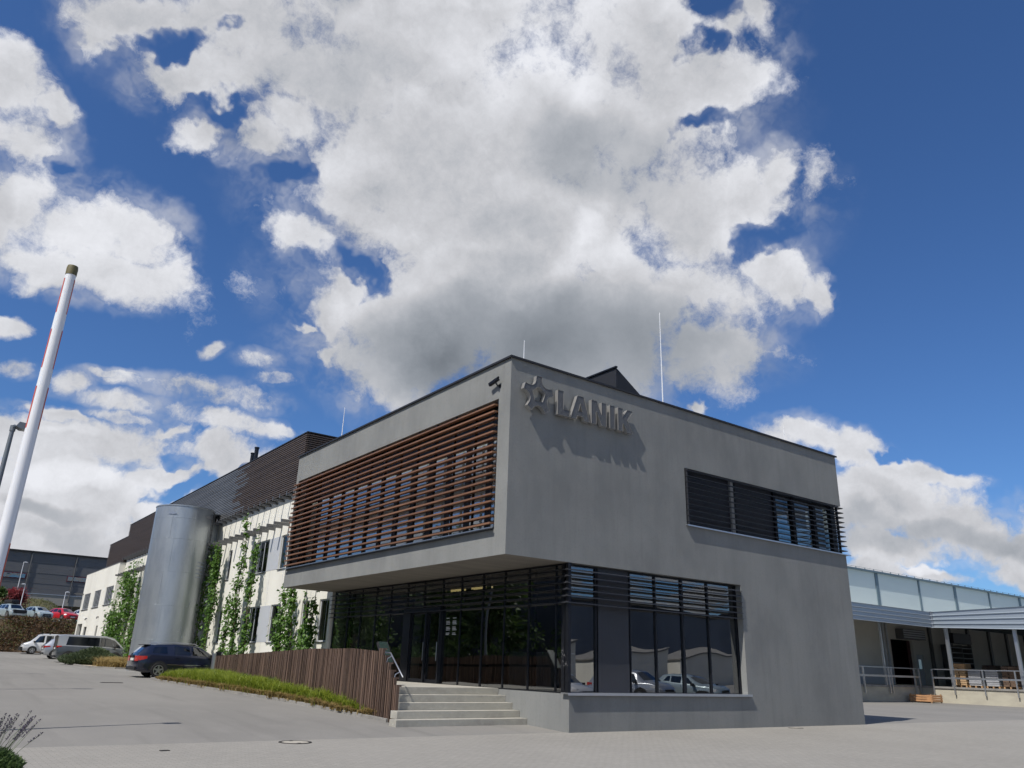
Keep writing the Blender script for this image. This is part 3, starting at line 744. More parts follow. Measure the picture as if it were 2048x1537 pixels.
# ---------------------------------------------------------------- wall logo
LY0, LY1 = -.185, -.06
logo = thing('wall_logo_sign', 'metal star and raised letters LANIK mounted on the grey wall near its top corner', 'sign', (2.5, 0, 9.0))
def letter(name, poly, holes=(), pieces=None):
    """raised character: perforated face, shiny returns"""
    bm = bmesh.new(); polys = pieces or [poly]
    face = MB(); side = MB()
    for P_ in polys:
        n = len(P_)
        face.add([(x, LY0, z) for x, z in P_], [tuple(range(n))])
        side.add([(x, LY1, z) for x, z in P_], [tuple(range(n))])
    for loop in [poly]+list(holes):
        n = len(loop)
        for i in range(n):
            (x0, z0), (x1, z1) = loop[i], loop[(i+1) % n]
            side.add([(x0,LY0-.012,z0),(x1,LY0-.012,z1),(x1,LY1,z1),(x0,LY1,z0)], [(0,1,2,3)])
    bm.free()
    f = face.build(name, M['mesh_face'], logo, fix=False); side.build('return', M['letter_side'], f, fix=False)
z0, z1 = 8.60, 9.35
letter('letter_l', [(1.60,z0),(2.06,z0),(2.06,z0+.19),(1.82,z0+.19),(1.82,z1),(1.60,z1)])
A_out = [(2.10,z0),(2.33,z0),(2.37,z0+.12),(2.61,z0+.12),(2.65,z0),(2.88,z0),(2.61,z1),(2.37,z1)]
A_hole = [(2.42,z0+.27),(2.56,z0+.27),(2.49,z0+.52)]
letter('letter_a', A_out, [A_hole], [[(2.10,z0),(2.33,z0),(2.37,z0+.12),(2.42,z0+.27),(2.49,z0+.52),(2.49,z1),(2.37,z1)],[(2.37,z0+.12),(2.61,z0+.12),(2.56,z0+.27),(2.42,z0+.27)],[(2.65,z0),(2.88,z0),(2.61,z1),(2.49,z1),(2.49,z0+.52),(2.56,z0+.27),(2.61,z0+.12)]])
letter('letter_n', [(2.94,z0),(3.14,z0),(3.14,z0+.42),(3.36,z0),(3.56,z0),(3.56,z1),(3.36,z1),(3.36,z0+.34),(3.15,z1),(2.94,z1)], pieces=[[(2.94,z0),(3.14,z0),(3.14,z0+.42),(3.15,z1),(2.94,z1)],[(3.14,z0+.42),(3.36,z0),(3.36,z0+.34),(3.15,z1)],[(3.36,z0),(3.56,z0),(3.56,z1),(3.36,z1),(3.36,z0+.34)]])
letter('letter_i', [(3.71,z0),(3.92,z0),(3.92,z1),(3.71,z1)])
letter('letter_k', [(4.06,z0),(4.27,z0),(4.27,z0+.27),(4.46,z0),(4.70,z0),(4.46,z0+.40),(4.71,z1),(4.47,z1),(4.27,z0+.49),(4.27,z1),(4.06,z1)], pieces=[[(4.06,z0),(4.27,z0),(4.27,z0+.27),(4.27,z0+.49),(4.27,z1),(4.06,z1)],[(4.27,z0+.27),(4.46,z0),(4.70,z0),(4.46,z0+.40)],[(4.27,z0+.27),(4.46,z0+.40),(4.71,z1),(4.47,z1),(4.27,z0+.49)]])
cx_, cz_ = .885, 9.03
out = []; pieces = []; hole = []
tips = []
for k in range(5):
    a = R(90+72*k); d = Vector((math.cos(a), math.sin(a))); t = Vector((-d.y, d.x))
    tips.append((Vector((cx_,cz_))+d*.56-t*.10, Vector((cx_,cz_))+d*.56+t*.10))
    hole.append(tuple(Vector((cx_,cz_))+d*.25))
for k in range(5):
    a_, b_ = tips[k]; c_ = tips[(k+1) % 5][0]; out += [tuple(a_), tuple(b_)]
    mid = (b_+c_)/2; inn = Vector((cx_,cz_)) + (mid-Vector((cx_,cz_))).normalized()*.335
    q = inn*2-(b_+c_)/2
    arc = [b_*(1-t)**2+q*2*t*(1-t)+c_*t*t for t in (.18,.35,.5,.65,.82)]
    out += [tuple(v) for v in arc]
n = len(out)
for k in range(5):
    seg = [out[(7*k+i) % n] for i in range(-2, 5)]      # tip k with the inner half of both neighbouring hollows
    seg = [out[(7*k-3) % n], out[(7*k-2) % n], out[(7*k-1) % n], out[7*k], out[7*k+1], out[7*k+2], out[7*k+3], out[7*k+4]]
    hk = Vector(hole[k]); h0 = (hk+Vector(hole[k-1]))/2; h1 = (hk+Vector(hole[(k+1) % 5]))/2
    pieces.append(seg+[tuple(h1), tuple(hk), tuple(h0)])
letter('star_emblem', out, [hole], pieces)
MB().tube([(.7,-.06,9.0),(.7,0.02,9.0)], .015).tube([(1.1,-.06,9.0),(1.1,0.02,9.0)], .015).tube([(1.7,-.06,8.75),(1.7,0.02,8.75)], .015).tube([(2.3,-.06,8.7),(2.3,.02,8.7)], .015).tube([(3.05,-.06,8.8),(3.05,.02,8.8)], .015).tube([(3.45,-.06,8.8),(3.45,.02,8.8)], .015).tube([(3.8,-.06,8.8),(3.8,.02,8.8)], .015).tube([(4.15,-.06,8.8),(4.15,.02,8.8)], .015).build('stand_off', M['dark_metal'], logo)
# ---------------------------------------------------------------- on the roof and walls of the block
sc = thing('security_camera', 'black bullet security camera on a bracket at the top of the grey corner', 'camera', (0, .55, 9.27))
MB().tube([(.0,.52,9.27),(-.10,.52,9.27),(-.14,.56,9.36)], .025, 8).lathe([(.055,0),(.055,.03)], (-.03,.52,9.27), 12, ax='x').build('bracket', M['dark_metal'], sc)
MB().tube([(-.12,.46,9.44),(-.14,.82,9.36)], .05, 12).tube([(-.14,.82,9.36),(-.141,.86,9.352)], .04, 12).build('housing', M['dark_metal'], sc)
MB().tube([(-.125,.44,9.50),(-.146,.90,9.405)], .03, 6).build('sun_hood', M['dark_metal'], sc)
def rod(x, y, z0, h, r, label):
    g = thing('lightning_rod', label, 'lightning rod', (x, y, z0))
    MB().tube([(x,y,z0),(x,y,z0+h*.5),(x,y,z0+h)], [r, r*.8, r*.45], 6).build('rod', M['white_paint'], g)
    MB().lathe([(.16,0),(.16,.06),(.05,.09)], (x,y,z0), 12).build('foot', M['kerb'], g)
rod(1.2, 1.0, 9.72, 1.5, .02, 'short thin lightning rod at the roof corner above the star emblem')
rod(13.0, 6.0, 9.72, 7.9, .036, 'tall thin lightning rod rising from the roof of the grey block')
rod(14.65, 1.0, 9.72, 1.5, .022, 'short lightning rod near the far end of the grey roof edge')
hood = thing('roof_hood', 'dark pointed roof hood rising behind the parapet of the grey block', 'roof hood', (10, 5, 9.72))
MB().prism([(8.11,9.72),(8.11,12.98),(13.2,9.72)], 'y', 4, 10.5).build('hood', M['coping'], hood)
MB().box(8.05,3.95,12.96,8.15,10.55,13.02).build('edge_trim', M['dark_metal'], hood)
# ---------------------------------------------------------------- the pale wing behind
wing = thing('white_wing_building', 'long pale rendered wing with climbing plants and a dark battened attic storey', 'building', (2.26, 16, 0))
WX = 2.26; WY0, WY1 = By+.004, 60.66
up_w = [(21.75,22.75,1),(24.45,27.0,3),(30.55,31.2,1),(32.5,33.8,2),(38.5,39.5,1),(42,43,1),(45.5,47,2),(50,50.8,1),(53.6,54.8,2),(57.3,58.4,1)]
lo_w = [(15.95,17.0,1),(18.1,18.98,1),(21.65,23.0,1),(24.57,27.0,3),(30.7,31.4,1),(33,34,1),(38,39,1),(42,43,1),(46,47,1),(50,51,1),(53.6,54.8,2),(57.3,58.4,1)]
holes = [(a,b,5.88,7.6) for a,b,_ in up_w]+[(a,b,2.35,4.15) for a,b,_ in lo_w]
w = MB(); holed(w, 'x', WX, .3, WY0, WY1, 0, 9.55, holes); w.box(WX+.3,WY0,0,26,WY0+.3,9.55).box(WX+.3,WY1-.3,0,26,WY1,9.55).box(25.7,WY0+.3,0,26,WY1-.3,9.55).build('wall', M['white_wall'], wing)
MB().box(WX,WY0,9.552,26,WY1,9.62).build('roof', M['coping'], wing)
for (a, b, n), (za, zb) in [(t, (5.88,7.6)) for t in up_w]+[(t, (2.35,4.15)) for t in lo_w]:
    f = MB(); f.box(WX+.07,a,za,WX+.12,a+.06,zb).box(WX+.07,b-.06,za,WX+.12,b,zb).box(WX+.07,a+.06,za,WX+.12,b-.06,za+.06).box(WX+.07,a+.06,zb-.06,WX+.12,b-.06,zb)
    for k in range(1, n): y = a+(b-a)*k/n; f.box(WX+.072,y-.03,za+.06,WX+.118,y+.03,zb-.06)
    wn = f.build('window', M['grey_panel'], wing)
    MB().add([(WX+.085,a+.06,za+.06),(WX+.085,b-.06,za+.06),(WX+.085,b-.06,zb-.06),(WX+.085,a+.06,zb-.06)], [(0,1,2,3)]).build('pane', M['wing_glass'], wn)
    MB().box(WX-.06,a-.04,za-.03,WX+.06,b+.04,za-.002).build('sill', M['bracket'], wn)
    MB().box(WX+.32,a-.1,za-.1,WX+.34,b+.1,zb+.1).build('window_backing', M['black'], wn)  # black board standing in for the unlit room behind the pane
each('infill_panel', [(WX-.012,22.78,5.9,WX+.02,24.42,7.58),(WX-.012,23.03,2.37,WX+.02,24.54,4.13)], M['grey_panel'], wing)
j = MB()
y = 16.2
while y < 60: j.box(WX-.004,y-.008,.6,WX+.004,y+.008,9.5); y += 1.9
j.build('wall_line', M['grey_panel'], wing)  # thin grey vertical lines on the pale wall
y = 16.4
while y < 60: MB().box(WX-.62,y-.03,9.38,WX,y+.03,9.50).box(WX-.65,y-.05,9.38,WX-.62,y+.05,9.60).build('walkway_bracket', M['bracket'], wing); y += .95
y = 16.9
while y < 60: MB().box(WX-.82,y-.07,7.99,WX,y+.07,8.13).build('trellis_bracket', M['bracket'], wing); y += 1.0
def battens(name, x, y0, y1, z0, z1, m, pitch=.112, x2=None, j0=0, j1=0):
    b = MB(); z = z0; rj = random.Random(17)
    while z < z1-.05:
        q = 2.6*rj.random()**1.6
        b.box(x-.05, y0-q*j0, z, x, y1-q*j1, z+.062)
        if x2: b.box(x, y0-.05, z, x2, y0, z+.062)
        z += pitch
    return b.build(name, m, wing)
CX = 2.02
MB().box(CX+.01,20.36,9.63,14,60.6,12.55).box(CX+.01,60.6,9.3,14,68.4,11.5).build('attic_wall', M['clad_back'], wing)
battens('cladding_battens', CX, 20.3, 31.2, 9.66, 12.58, M['clad'], x2=14, j1=1)
battens('grey_cladding_battens', CX, 31.2, 46.0, 9.66, 12.58, M['clad_grey'], j0=1)  # middle stretch of battens in a greyer colour
battens('cladding_battens', CX, 46.0, 60.6, 9.66, 12.58, M['clad'])
battens('cladding_battens', CX, 60.61, 68.4, 9.32, 11.55, M['clad'])
MB().box(CX-.06,20.24,12.58,14,60.66,12.64).box(CX-.06,60.66,11.55,14,68.45,11.6).build('attic_coping', M['coping'], wing)
fl = thing('flue_pipes', 'pair of black flue pipes above the battened attic', 'flue', (4.2, 35.5, 12.6))
MB().lathe([(.14,-.5),(.14,1.85),(.17,1.87),(.17,1.93)], (4.3,36.0,13.05), 14).lathe([(.14,-.5),(.14,2.1),(.17,2.12),(.17,2.2)], (4.3,35.3,13.05), 14).build('pipe', M['dark_metal'], fl, smooth=True)
dc = thing('ventilation_duct', 'curved grey ventilation duct on the attic roof beside the flues', 'duct', (4.2, 37, 12.6))
MB().tube([(4.3,38.5,12.9),(4.3,38.4,13.6),(4.3,38.0,14.1),(4.3,37.4,14.25),(4.3,36.7,14.15),(4.3,36.3,13.6)], .32, 12).build('duct', M['silver'], dc, smooth=True)
rod(4.0, 20.6, 12.6, 1.9, .026, 'thin lightning rod on the near corner of the battened attic')
# annexe at the far end
ann = thing('white_annexe', 'plain pale two-storey annexe with three barred upper windows and a garage opening', 'building', (1.75, 68, .9))
AX = 1.76
aw = [(72.2,75.6,5.65,7.2),(66.95,70.1,5.68,7.25),(61.3,64.6,5.72,7.3)]
al = [(73.4,76.1,.5,4.29),(70.6,72.16,2.9,3.95),(65.1,65.95,2.7,3.95),(61.6,62.4,2.7,3.98)]
w = MB(); holed(w, 'x', AX, .3, 60.67, 76.7, 0, 9.25, aw+al); w.box(AX+.3,60.67,0,14,60.97,9.25).box(AX+.3,76.4,0,14,76.7,9.25).build('wall', M['white_wall'], ann)
MB().box(AX-.03,60.64,9.25,14,76.73,9.31).build('roof', M['bracket'], ann)
for a, b, za, zb in aw:
    f = MB(); n = 5
    for k in range(n+1): y = a+(b-a)*k/n; f.box(AX+.05,y-.05,za,AX+.09,y+.05,zb)
    f.box(AX+.052,a,za,AX+.088,b,za+.06).box(AX+.052,a,zb-.06,AX+.088,b,zb)
    wn = f.build('window', M['grey_panel'], ann)
    MB().box(AX+.32,a-.1,za-.1,AX+.34,b+.1,zb+.1).build('window_backing', M['black'], wn)  # black sheet supplies the darkness of the room behind the bars
    MB().add([(AX+.07,a,za),(AX+.07,b,za),(AX+.07,b,zb),(AX+.07,a,zb)], [(0,1,2,3)]).build('pane', M['wing_glass'], wn)
    MB().box(AX-.07,a-.1,za-.06,AX+.05,b+.1,za-.002).build('sill', M['bracket'], wn)
for a, b, za, zb in al[1:]:
    wn = MB().box(AX+.16,a,za,AX+.2,b,zb).box(AX+.1,a,za,AX+.16,a+.08,zb).box(AX+.1,b-.08,za,AX+.16,b,zb).build('window', M['bracket'], ann)
    MB().tube([(AX,(a+b)/2,zb+.75),(AX-.14,(a+b)/2,zb+.75),(AX-.16,(a+b)/2,zb+.6)], .06, 8).build('wall_lamp', M['bracket'], ann)
MB().box(AX+.9,73.4,.5,AX+1,76.1,4.3).build('garage_door', M['bracket'], ann)
MB().box(AX-.9,76.2,7.2,AX,76.35,7.32).build('wall_bracket', M['bracket'], ann)
# ---------------------------------------------------------------- galvanised tower
SY, SXc, SR = 34.0, .07, 1.70
silo = thing('galvanised_tower', 'tall round galvanised steel tower standing in front of the pale wing', 'tower', (SXc, SY, .6))
prof = [(SR,0)]
for z in (1.9,3.82,5.74,7.66,8.9): prof += [(SR,z-.008),(SR+.008,z-.004),(SR+.008,z+.014),(SR,z+.018)]
prof += [(SR,9.58),(SR+.03,9.6),(SR+.03,9.66),(SR-.02,9.66),(SR-.05,9.3)]
MB().lathe(prof, (SXc,SY,.5), 72).build('shell', M['steel'], silo, smooth=True)
for i, a in enumerate(range(0, 360, 45)):
    q = R(a+8); zs = [0,1.9,3.82,5.74,7.66,9.6]
    for k in range(5):
        qq = q+(R(9) if k % 2 else 0)
        x, y = SXc+SR*math.cos(qq), SY+SR*math.sin(qq); t = Vector((-math.sin(qq), math.cos(qq), 0))*.03; o_ = Vector((math.cos(qq), math.sin(qq), 0))*.009
        p = Vector((x, y, .5+zs[k])); h_ = Vector((0,0,zs[k+1]-zs[k]-.04))
        sm = MB(); sm.add([p+t+o_, p-t+o_, p-t+o_+h_, p+t+o_+h_, p+t-o_, p-t-o_, p-t-o_+h_, p+t-o_+h_], [(0,1,2,3),(0,4,5,1),(2,6,7,3),(1,5,6,2),(0,3,7,4)]).build('plate_seam', M['steel'], silo)
rv = MB(); rnd = random.Random(8)
for rr in range(5):
    for cc in range(13-rr*2):
        q = R(-62+cc*3.4+rr*.5); z = 6.9-rr*.22
        x, y = SXc+(SR+.012)*math.cos(q), SY+(SR+.012)*math.sin(q); rv.lathe([(.035,-.012),(.035,.012)], (x, y, z), 5)
for q_, z in ((-80,2.9),(-74,3.1),(-70,2.6),(-66,3.0),(-78,3.5),(-62,2.7),(-70,4.3),(-64,4.5)):
    q = R(q_); rv.lathe([(.03,-.02),(.03,.02)], (SXc+(SR+.01)*math.cos(q), SY+(SR+.01)*math.sin(q), z), 5)
rv.build('rivet', M['silver'], silo)
tt = MB()
q = R(-35); ex = Vector((math.cos(q), math.sin(q), 0)); P0 = Vector((SXc, SY, 0))+ex*(SR+.06); tt_ = Vector((-math.sin(q), math.cos(q), 0))
for s_ in (-.2,.2): tt.tube([P0+tt_*s_+Vector((0,0,1.2)), P0+tt_*s_+Vector((0,0,10.15))], .02, 6)
for k in range(30): tt.tube([P0+tt_*-.2+Vector((0,0,1.4+k*.29)), P0+tt_*.2+Vector((0,0,1.4+k*.29))], .012, 5)
tt.build('ladder', M['bracket'], silo)
pl = MB(); pl.box(SXc+1.45,SY+.2,6.0,2.26,SY+.26,10.12).box(SXc+1.5,SY-.9,9.98,2.26,SY+.9,10.03).build('link_panel', M['steel'], silo)
hk = MB()
for q_ in (-128,-52): 
    q = R(q_); x, y = SXc+(SR+.03)*math.cos(q), SY+(SR+.03)*math.sin(q); t = Vector((-math.sin(q), math.cos(q), 0))
    c_ = Vector((x, y, 9.62)); hk.add([c_-t*.32, c_+t*.32, c_+Vector((0,0,.13)), c_+Vector((0,0,-.06))], [(0,2,3),(1,3,2)])
hk.build('lifting_lug', M['silver'], silo)
# ---------------------------------------------------------------- climbing plants
def vine(x, y, zt, label, wid=.32, n=900, seed=1, zb=None, lean=0.0, fork=True, gaps=.25):
    rnd = random.Random(seed); zb = gz(x, y)+.25 if zb is None else zb
    g = thing('climbing_plant', label, 'climber', (x, y, gz(x, y)), group='creepers on the pale wing')
    lf = MB(); sg = MB()
    stems = []
    for s_ in range(3 if fork else 1):
        ph = rnd.uniform(0, 6); top = zt-(s_ and rnd.uniform(.4, 1.6)); pts = []
        k = 14
        for i in range(k+1):
            t = i/k; z = zb-.3+(top-zb+.3)*t
            pts.append((x+rnd.uniform(-.03,.03)+.06*math.sin(z*1.3+ph), y+lean*t+wid*(.5*math.sin(z*.8+ph)+(.5*(s_-1) if fork else 0))*(1-.6*t), z))
        stems.append(pts); sg.tube(pts, [.022*(1-.6*i/k) for i in range(k+1)], 5)
    lumps = [(rnd.uniform(zb, zt), rnd.uniform(.35,.9)) for _ in range(9)]
    for _ in range(n):
        pts = rnd.choice(stems); t = rnd.random()**1.05; i = min(int(t*14), 13); a, b = Vector(pts[i]), Vector(pts[i+1]); p = a.lerp(b, t*14-i)
        th = .18+.9*max([0]+[1-abs(p.z-lz)/(lw*.7) for lz, lw in lumps])
        if rnd.random() > th+.12: continue
        r_ = wid*(.30+.95*th)*(1.0-.45*max(0, (p.z-zb)/(zt-zb)))
        off = Vector((rnd.gauss(0,.5)*r_*.8, rnd.gauss(0,.5)*r_, rnd.gauss(0,.12)))
        p = p+off; p.x = min(p.x, WX-.04)
        if p.z < zb-.25: continue
        d = Vector((rnd.uniform(-1,.25), rnd.uniform(-1,1), rnd.uniform(-1.3,.3)))
        nn = Vector((rnd.uniform(-1,0), rnd.uniform(-.6,.6), rnd.uniform(.2,1)))
        s2 = rnd.uniform(.12,.22)*(1.2 if y > 45 else 1); lf.leaf(p, d, nn, s2, s2*.46)
    lf.build('foliage', M['vine_leaf'], g, fix=False); sg.build('stem', M['vine_stem'], g)
    MB().tube([(x,y,zb-.3),(x,y+lean,max(8.05 if zt > 5 else zt, zt))], .006, 4).build('wire', M['silver'], g)
VX = 1.72
for i, a in enumerate([
    (33.4, 8.1, 'dense creeper with two leafy columns beside the galvanised tower', .62, 2000, 0),
    (31.3, 8.0, 'leafy creeper right of the tower, reaching the trellis bars, around an upper window', .42, 1700, 0),
    (26.4, 9.1, 'tallest creeper, its thin tip above the trellis bars in front of the double window', .38, 1700, .6),
    (24.6, 8.3, 'narrow creeper whose tip crosses the upper double window', .30, 1200, .2),
    (28.0, 4.9, 'short sparse creeper low between the ground-floor windows', .30, 600, 0),
    (19.6, 4.9, 'bushy creeper under the overhang, nearest the pale window with the closed frame', .46, 1300, 0),
    (18.4, 5.3, 'leafy creeper under the overhang, second from the glass entrance hall', .34, 1000, 0),
    (16.9, 4.5, 'sparse spindly creeper between two ground-floor windows beside the glass hall', .25, 520, 0),
    (15.95, 4.7, 'creeper closest to the glass entrance hall', .30, 800, 0)]):
    vine(VX-(.0 if a[0] > 20 else .15), a[0], a[1], a[2], a[3], a[4], 20+i, lean=a[5])
for i, a in enumerate([(50.5,6.6,'slim young creeper climbing against the left flank of the tower',.5,900),(53.6,8.8,'creeper next past the tower with the rounded top',.9,2100),(56.0,8.6,'thick creeper in the middle of the far green clump',.9,2100),(58.7,5.9,'low bushy creeper at the corner by the annexe',.8,1900)]):
    vine(VX, a[0], a[1], a[2], a[3], a[4], 50+i)
# ---------------------------------------------------------------- planting beds
kerb_pts = [(-1.62,2.75),(-1.60,4.6),(-1.85,9.8),(-2.4,15.0),(-3.05,21.0),(-3.0,22.2),(-2.6,22.75),(-.6,22.9)]
def bed(name, poly, dz=.05):
    mb = MB(); mb.add([(x, y, gz(x, y)+dz) for x, y in poly], [tuple(range(len(poly)))]); o = mb.build(name, M['soil']); o['kind'] = 'structure'; return o
# first bed as strips so that it follows the rise of the ground
mb = MB()
kl = kerb_pts[:7]
for (a, b) in zip(kl, kl[1:]):
    mb.add([(a[0],a[1],gz(*a)+.05),(fx(a[1])+.05,a[1],gz(*a)+.07),(fx(b[1])+.05,b[1],gz(*b)+.07),(b[0],b[1],gz(*b)+.05)], [(0,1,2,3)])
o = mb.build('planting_bed', M['soil']); o['kind'] = 'structure'
def kerb(name, pts, label):
    mb = MB(); P_ = [Vector(p) for p in pts]
    for a, b in zip(P_, P_[1:]):
        d = b-a; L = d.length; n = max(1, round(L/1.0)); d.normalize(); m_ = Vector((-d.y, d.x))*.05
        for k in range(n):
            s0, s1 = a+d*(L*k/n+.005), a+d*(L*(k+1)/n-.005)
            q = [s0+m_, s0-m_, s1-m_, s1+m_]
            mb.add([(p.x,p.y,gz(p.x,p.y)-.1) for p in q]+[(p.x,p.y,gz(p.x,p.y)+.085) for p in q], [(0,3,2,1),(4,5,6,7),(0,1,5,4),(1,2,6,5),(2,3,7,6),(3,0,4,7)])
    o = mb.build(name, M['kerb']); o['kind'] = 'structure'; o['label'] = label
kerb('kerb', kerb_pts, '')
def blades(name, pts_fn, n, h0, h1, m, label, cat, seed, lean=.5, w=.011, kind='stuff'):
    rnd = random.Random(seed); mb = MB()
    for _ in range(n):
        r_ = pts_fn(rnd)
        if r_ is None: continue
        x, y, hs = r_; z = gz(x, y)+.05; h = rnd.uniform(h0, h1)*hs; a = rnd.uniform(0, 2*math.pi); d = Vector((math.cos(a), math.sin(a), 0)); s_ = Vector((-d.y, d.x, 0))*w*rnd.uniform(.7,1.5)
        ln = lean*rnd.uniform(.4,1.4)*h; p0 = Vector((x,y,z)); p1 = p0+d*ln*.3+Vector((0,0,h*.62)); p2 = p0+d*ln+Vector((0,0,h*rnd.uniform(.8,1)))
        mb.add([p0+s_, p0-s_, p1-s_*.8, p1+s_*.8, p2], [(0,1,2,3),(3,2,4)])
    o = mb.build(name, m, fix=False)
    return tag(o, label, cat, kind=kind)
def tuft_fn(tufts, sp):
    def f(rnd):
        cx, cy, s_ = rnd.choice(tufts); return cx+rnd.gauss(0, sp*s_), cy+rnd.gauss(0, sp*s_), s_
    return f
rnd = random.Random(77); tufts = []
y = 4.2
while y < 22.3:
    x0 = lerp_tab([(2.75,-1.62),(4.6,-1.60),(9.8,-1.85),(15,-2.4),(21,-3.05),(22.4,-2.9)], y); x1 = fx(y)
    wdt = x1-x0; n = max(1, int(wdt/.26))
    for k in range(n):
        xx = x0+.18+(wdt-.22)*(k+.5)/n
        s_ = min(1, .55+(y-4.2)*.25) if y < 6 else max(.35, 1-(y-20.2)*.5) if y > 20.2 else 1
        tufts.append((xx+rnd.uniform(-.08,.08), y+rnd.uniform(-.1,.1), s_*rnd.uniform(.8,1.15)*(1.05 if y > 12 else .95)))
    y += .3
fr_t = [t for t in tufts]
blades('grass', tuft_fn(fr_t, .10), 46000, .34, .58, M['grass'], 'yellow-green ornamental grass along the foot of the slat fence', 'grass', 5, .55)
edge = [(x-.16, y, s_*.55) for x, y, s_ in tufts if x < lerp_tab([(2.75,-1.62),(4.6,-1.60),(9.8,-1.85),(15,-2.4),(21,-3.05),(22.4,-2.9)], y)+.42]
edge += [(-1.45,3.9,.5),(-1.40,3.6,.45),(-1.5,4.1,.5)]
blades('dry_grass', tuft_fn(edge, .11), 17000, .28, .50, M['grass_dry'], 'tan dried grass edging the kerb', 'grass', 6, .9)
def shrub(name, c, r_, h, n, m, label, cat, seed, leaf=.06, zoff=0, group=None):
    rnd = random.Random(seed); g = thing(name, label, cat, (c[0], c[1], gz(*c)), group=group); mb = MB(); st_ = MB(); z0 = gz(*c)+zoff
    for _ in range(n):
        a = rnd.uniform(0, 2*math.pi); u = rnd.random()**.4; t = rnd.random()
        rr = r_*u*(math.sin(min(1,(t*.85+.25))*math.pi*.9)+.25)/1.2*(1+.2*math.sin(a*3+seed))
        p = Vector((c[0]+rr*math.cos(a), c[1]+rr*math.sin(a), z0+h*t*(1-.3*u)+.02))
        d = Vector((math.cos(a)*.5+rnd.uniform(-.5,.5), math.sin(a)*.5+rnd.uniform(-.5,.5), rnd.uniform(.1,1))); L = leaf*rnd.uniform(.7,1.5)
        mb.leaf(p, d, Vector((rnd.uniform(-1,1), rnd.uniform(-1,1), .5)), L, L*.22)
    for k in range(7):
        a = k*.9; st_.tube([(c[0],c[1],z0),(c[0]+r_*.5*math.cos(a),c[1]+r_*.5*math.sin(a),z0+h*.6)], [.012,.006], 4)
    mb.build('foliage', m, g, fix=False); st_.build('stem', M['vine_stem'], g); return g
shrub('low_shrub', (-1.15, 12.6), .55, .62, 4200, M['bush'], 'low grey-green shrub at the fence foot in the grass', 'shrub', 3)
shrub('low_shrub', (-1.25, 15.2), .5, .6, 3000, M['bush'], 'small grey-green shrub at the fence foot nearer the charging post', 'shrub', 4)
# second bed between the blue car and the grey minibus
bed2 = [(-2.75,38.6),(-1.6,37.0),(.6,36.4),(2.2,36.2),(2.2,49.2),(-2.2,49.2),(-2.95,46.5)]
bed('planting_bed', bed2); kerb('kerb', bed2[:3]+[(2.2,36.2)], ''); kerb('kerb', [(-2.75,38.6),(-2.95,46.5),(-2.2,49.2)], '')
tf2 = [(rnd.uniform(-2.0,1.6), rnd.uniform(37.3,42.5), rnd.uniform(.7,1.2)) for _ in range(26)]
blades('dry_grass', tuft_fn(tf2, .20), 5600, .35, .62, M['grass_dry'], 'tan dry grass tufts in the sandy bed beside the tower', 'grass', 9, 1.0, .018)
shrub('lavender_shrub', (-1.6, 44.2), 1.75, 1.15, 15000, M['bush'], 'wide grey-green lavender bush in front of the two-tone minibus', 'shrub', 5, leaf=.14)
# lavender by the camera's side of the yard
lav = thing('lavender_plant', 'leafy lavender with tall grey-violet flower spikes at the edge of the pale paving', 'lavender', (-11.17, -4.6, 0))
lvx = -11.17
mb = MB(); fl_ = MB(); stm = MB(); rnd = random.Random(12)
for _ in range(7000):
    a = rnd.uniform(0, 2*math.pi); u = rnd.random()**.5; rr = .46*u; h = .46*(1-.45*u*u)*rnd.random()**.6
    p = Vector((lvx+rr*math.cos(a), -4.6+rr*math.sin(a), .02+h)); d = Vector((math.cos(a)*.6+rnd.uniform(-.4,.4), math.sin(a)*.6+rnd.uniform(-.4,.4), rnd.uniform(.3,1.2)))
    L = rnd.uniform(.03,.07); mb.leaf(p, d, Vector((rnd.uniform(-1,1),rnd.uniform(-1,1),.3)), L, L*.16)
for _ in range(70):
    a = rnd.uniform(0, 2*math.pi); u = rnd.random()**.6; b0_ = Vector((lvx+.25*u*math.cos(a), -4.6+.25*u*math.sin(a), .25)); tilt = Vector((math.cos(a)*u, math.sin(a)*u, 0))
    H_ = rnd.uniform(.38,.62); p1 = b0_+tilt*.22+Vector((0,0,H_*.6)); p2 = b0_+tilt*.42+Vector((0,0,H_))
    stm.tube([b0_, p1+Vector((rnd.gauss(0,.02),rnd.gauss(0,.02),0)), p2], [.003,.0026,.002], 3)
    for k in range(16):
        t = k/15; q = p1.lerp(p2, .25+.75*t); ang = k*2.4; dd = Vector((math.cos(ang), math.sin(ang), .9)); fl_.leaf(q, dd, Vector((0,0,1)), .034, .011)
mb.build('foliage', M['lav_leaf'], lav, fix=False); fl_.build('flower_spike', M['lav_flower'], lav, fix=False); stm.build('stem', M['lav_leaf'], lav)
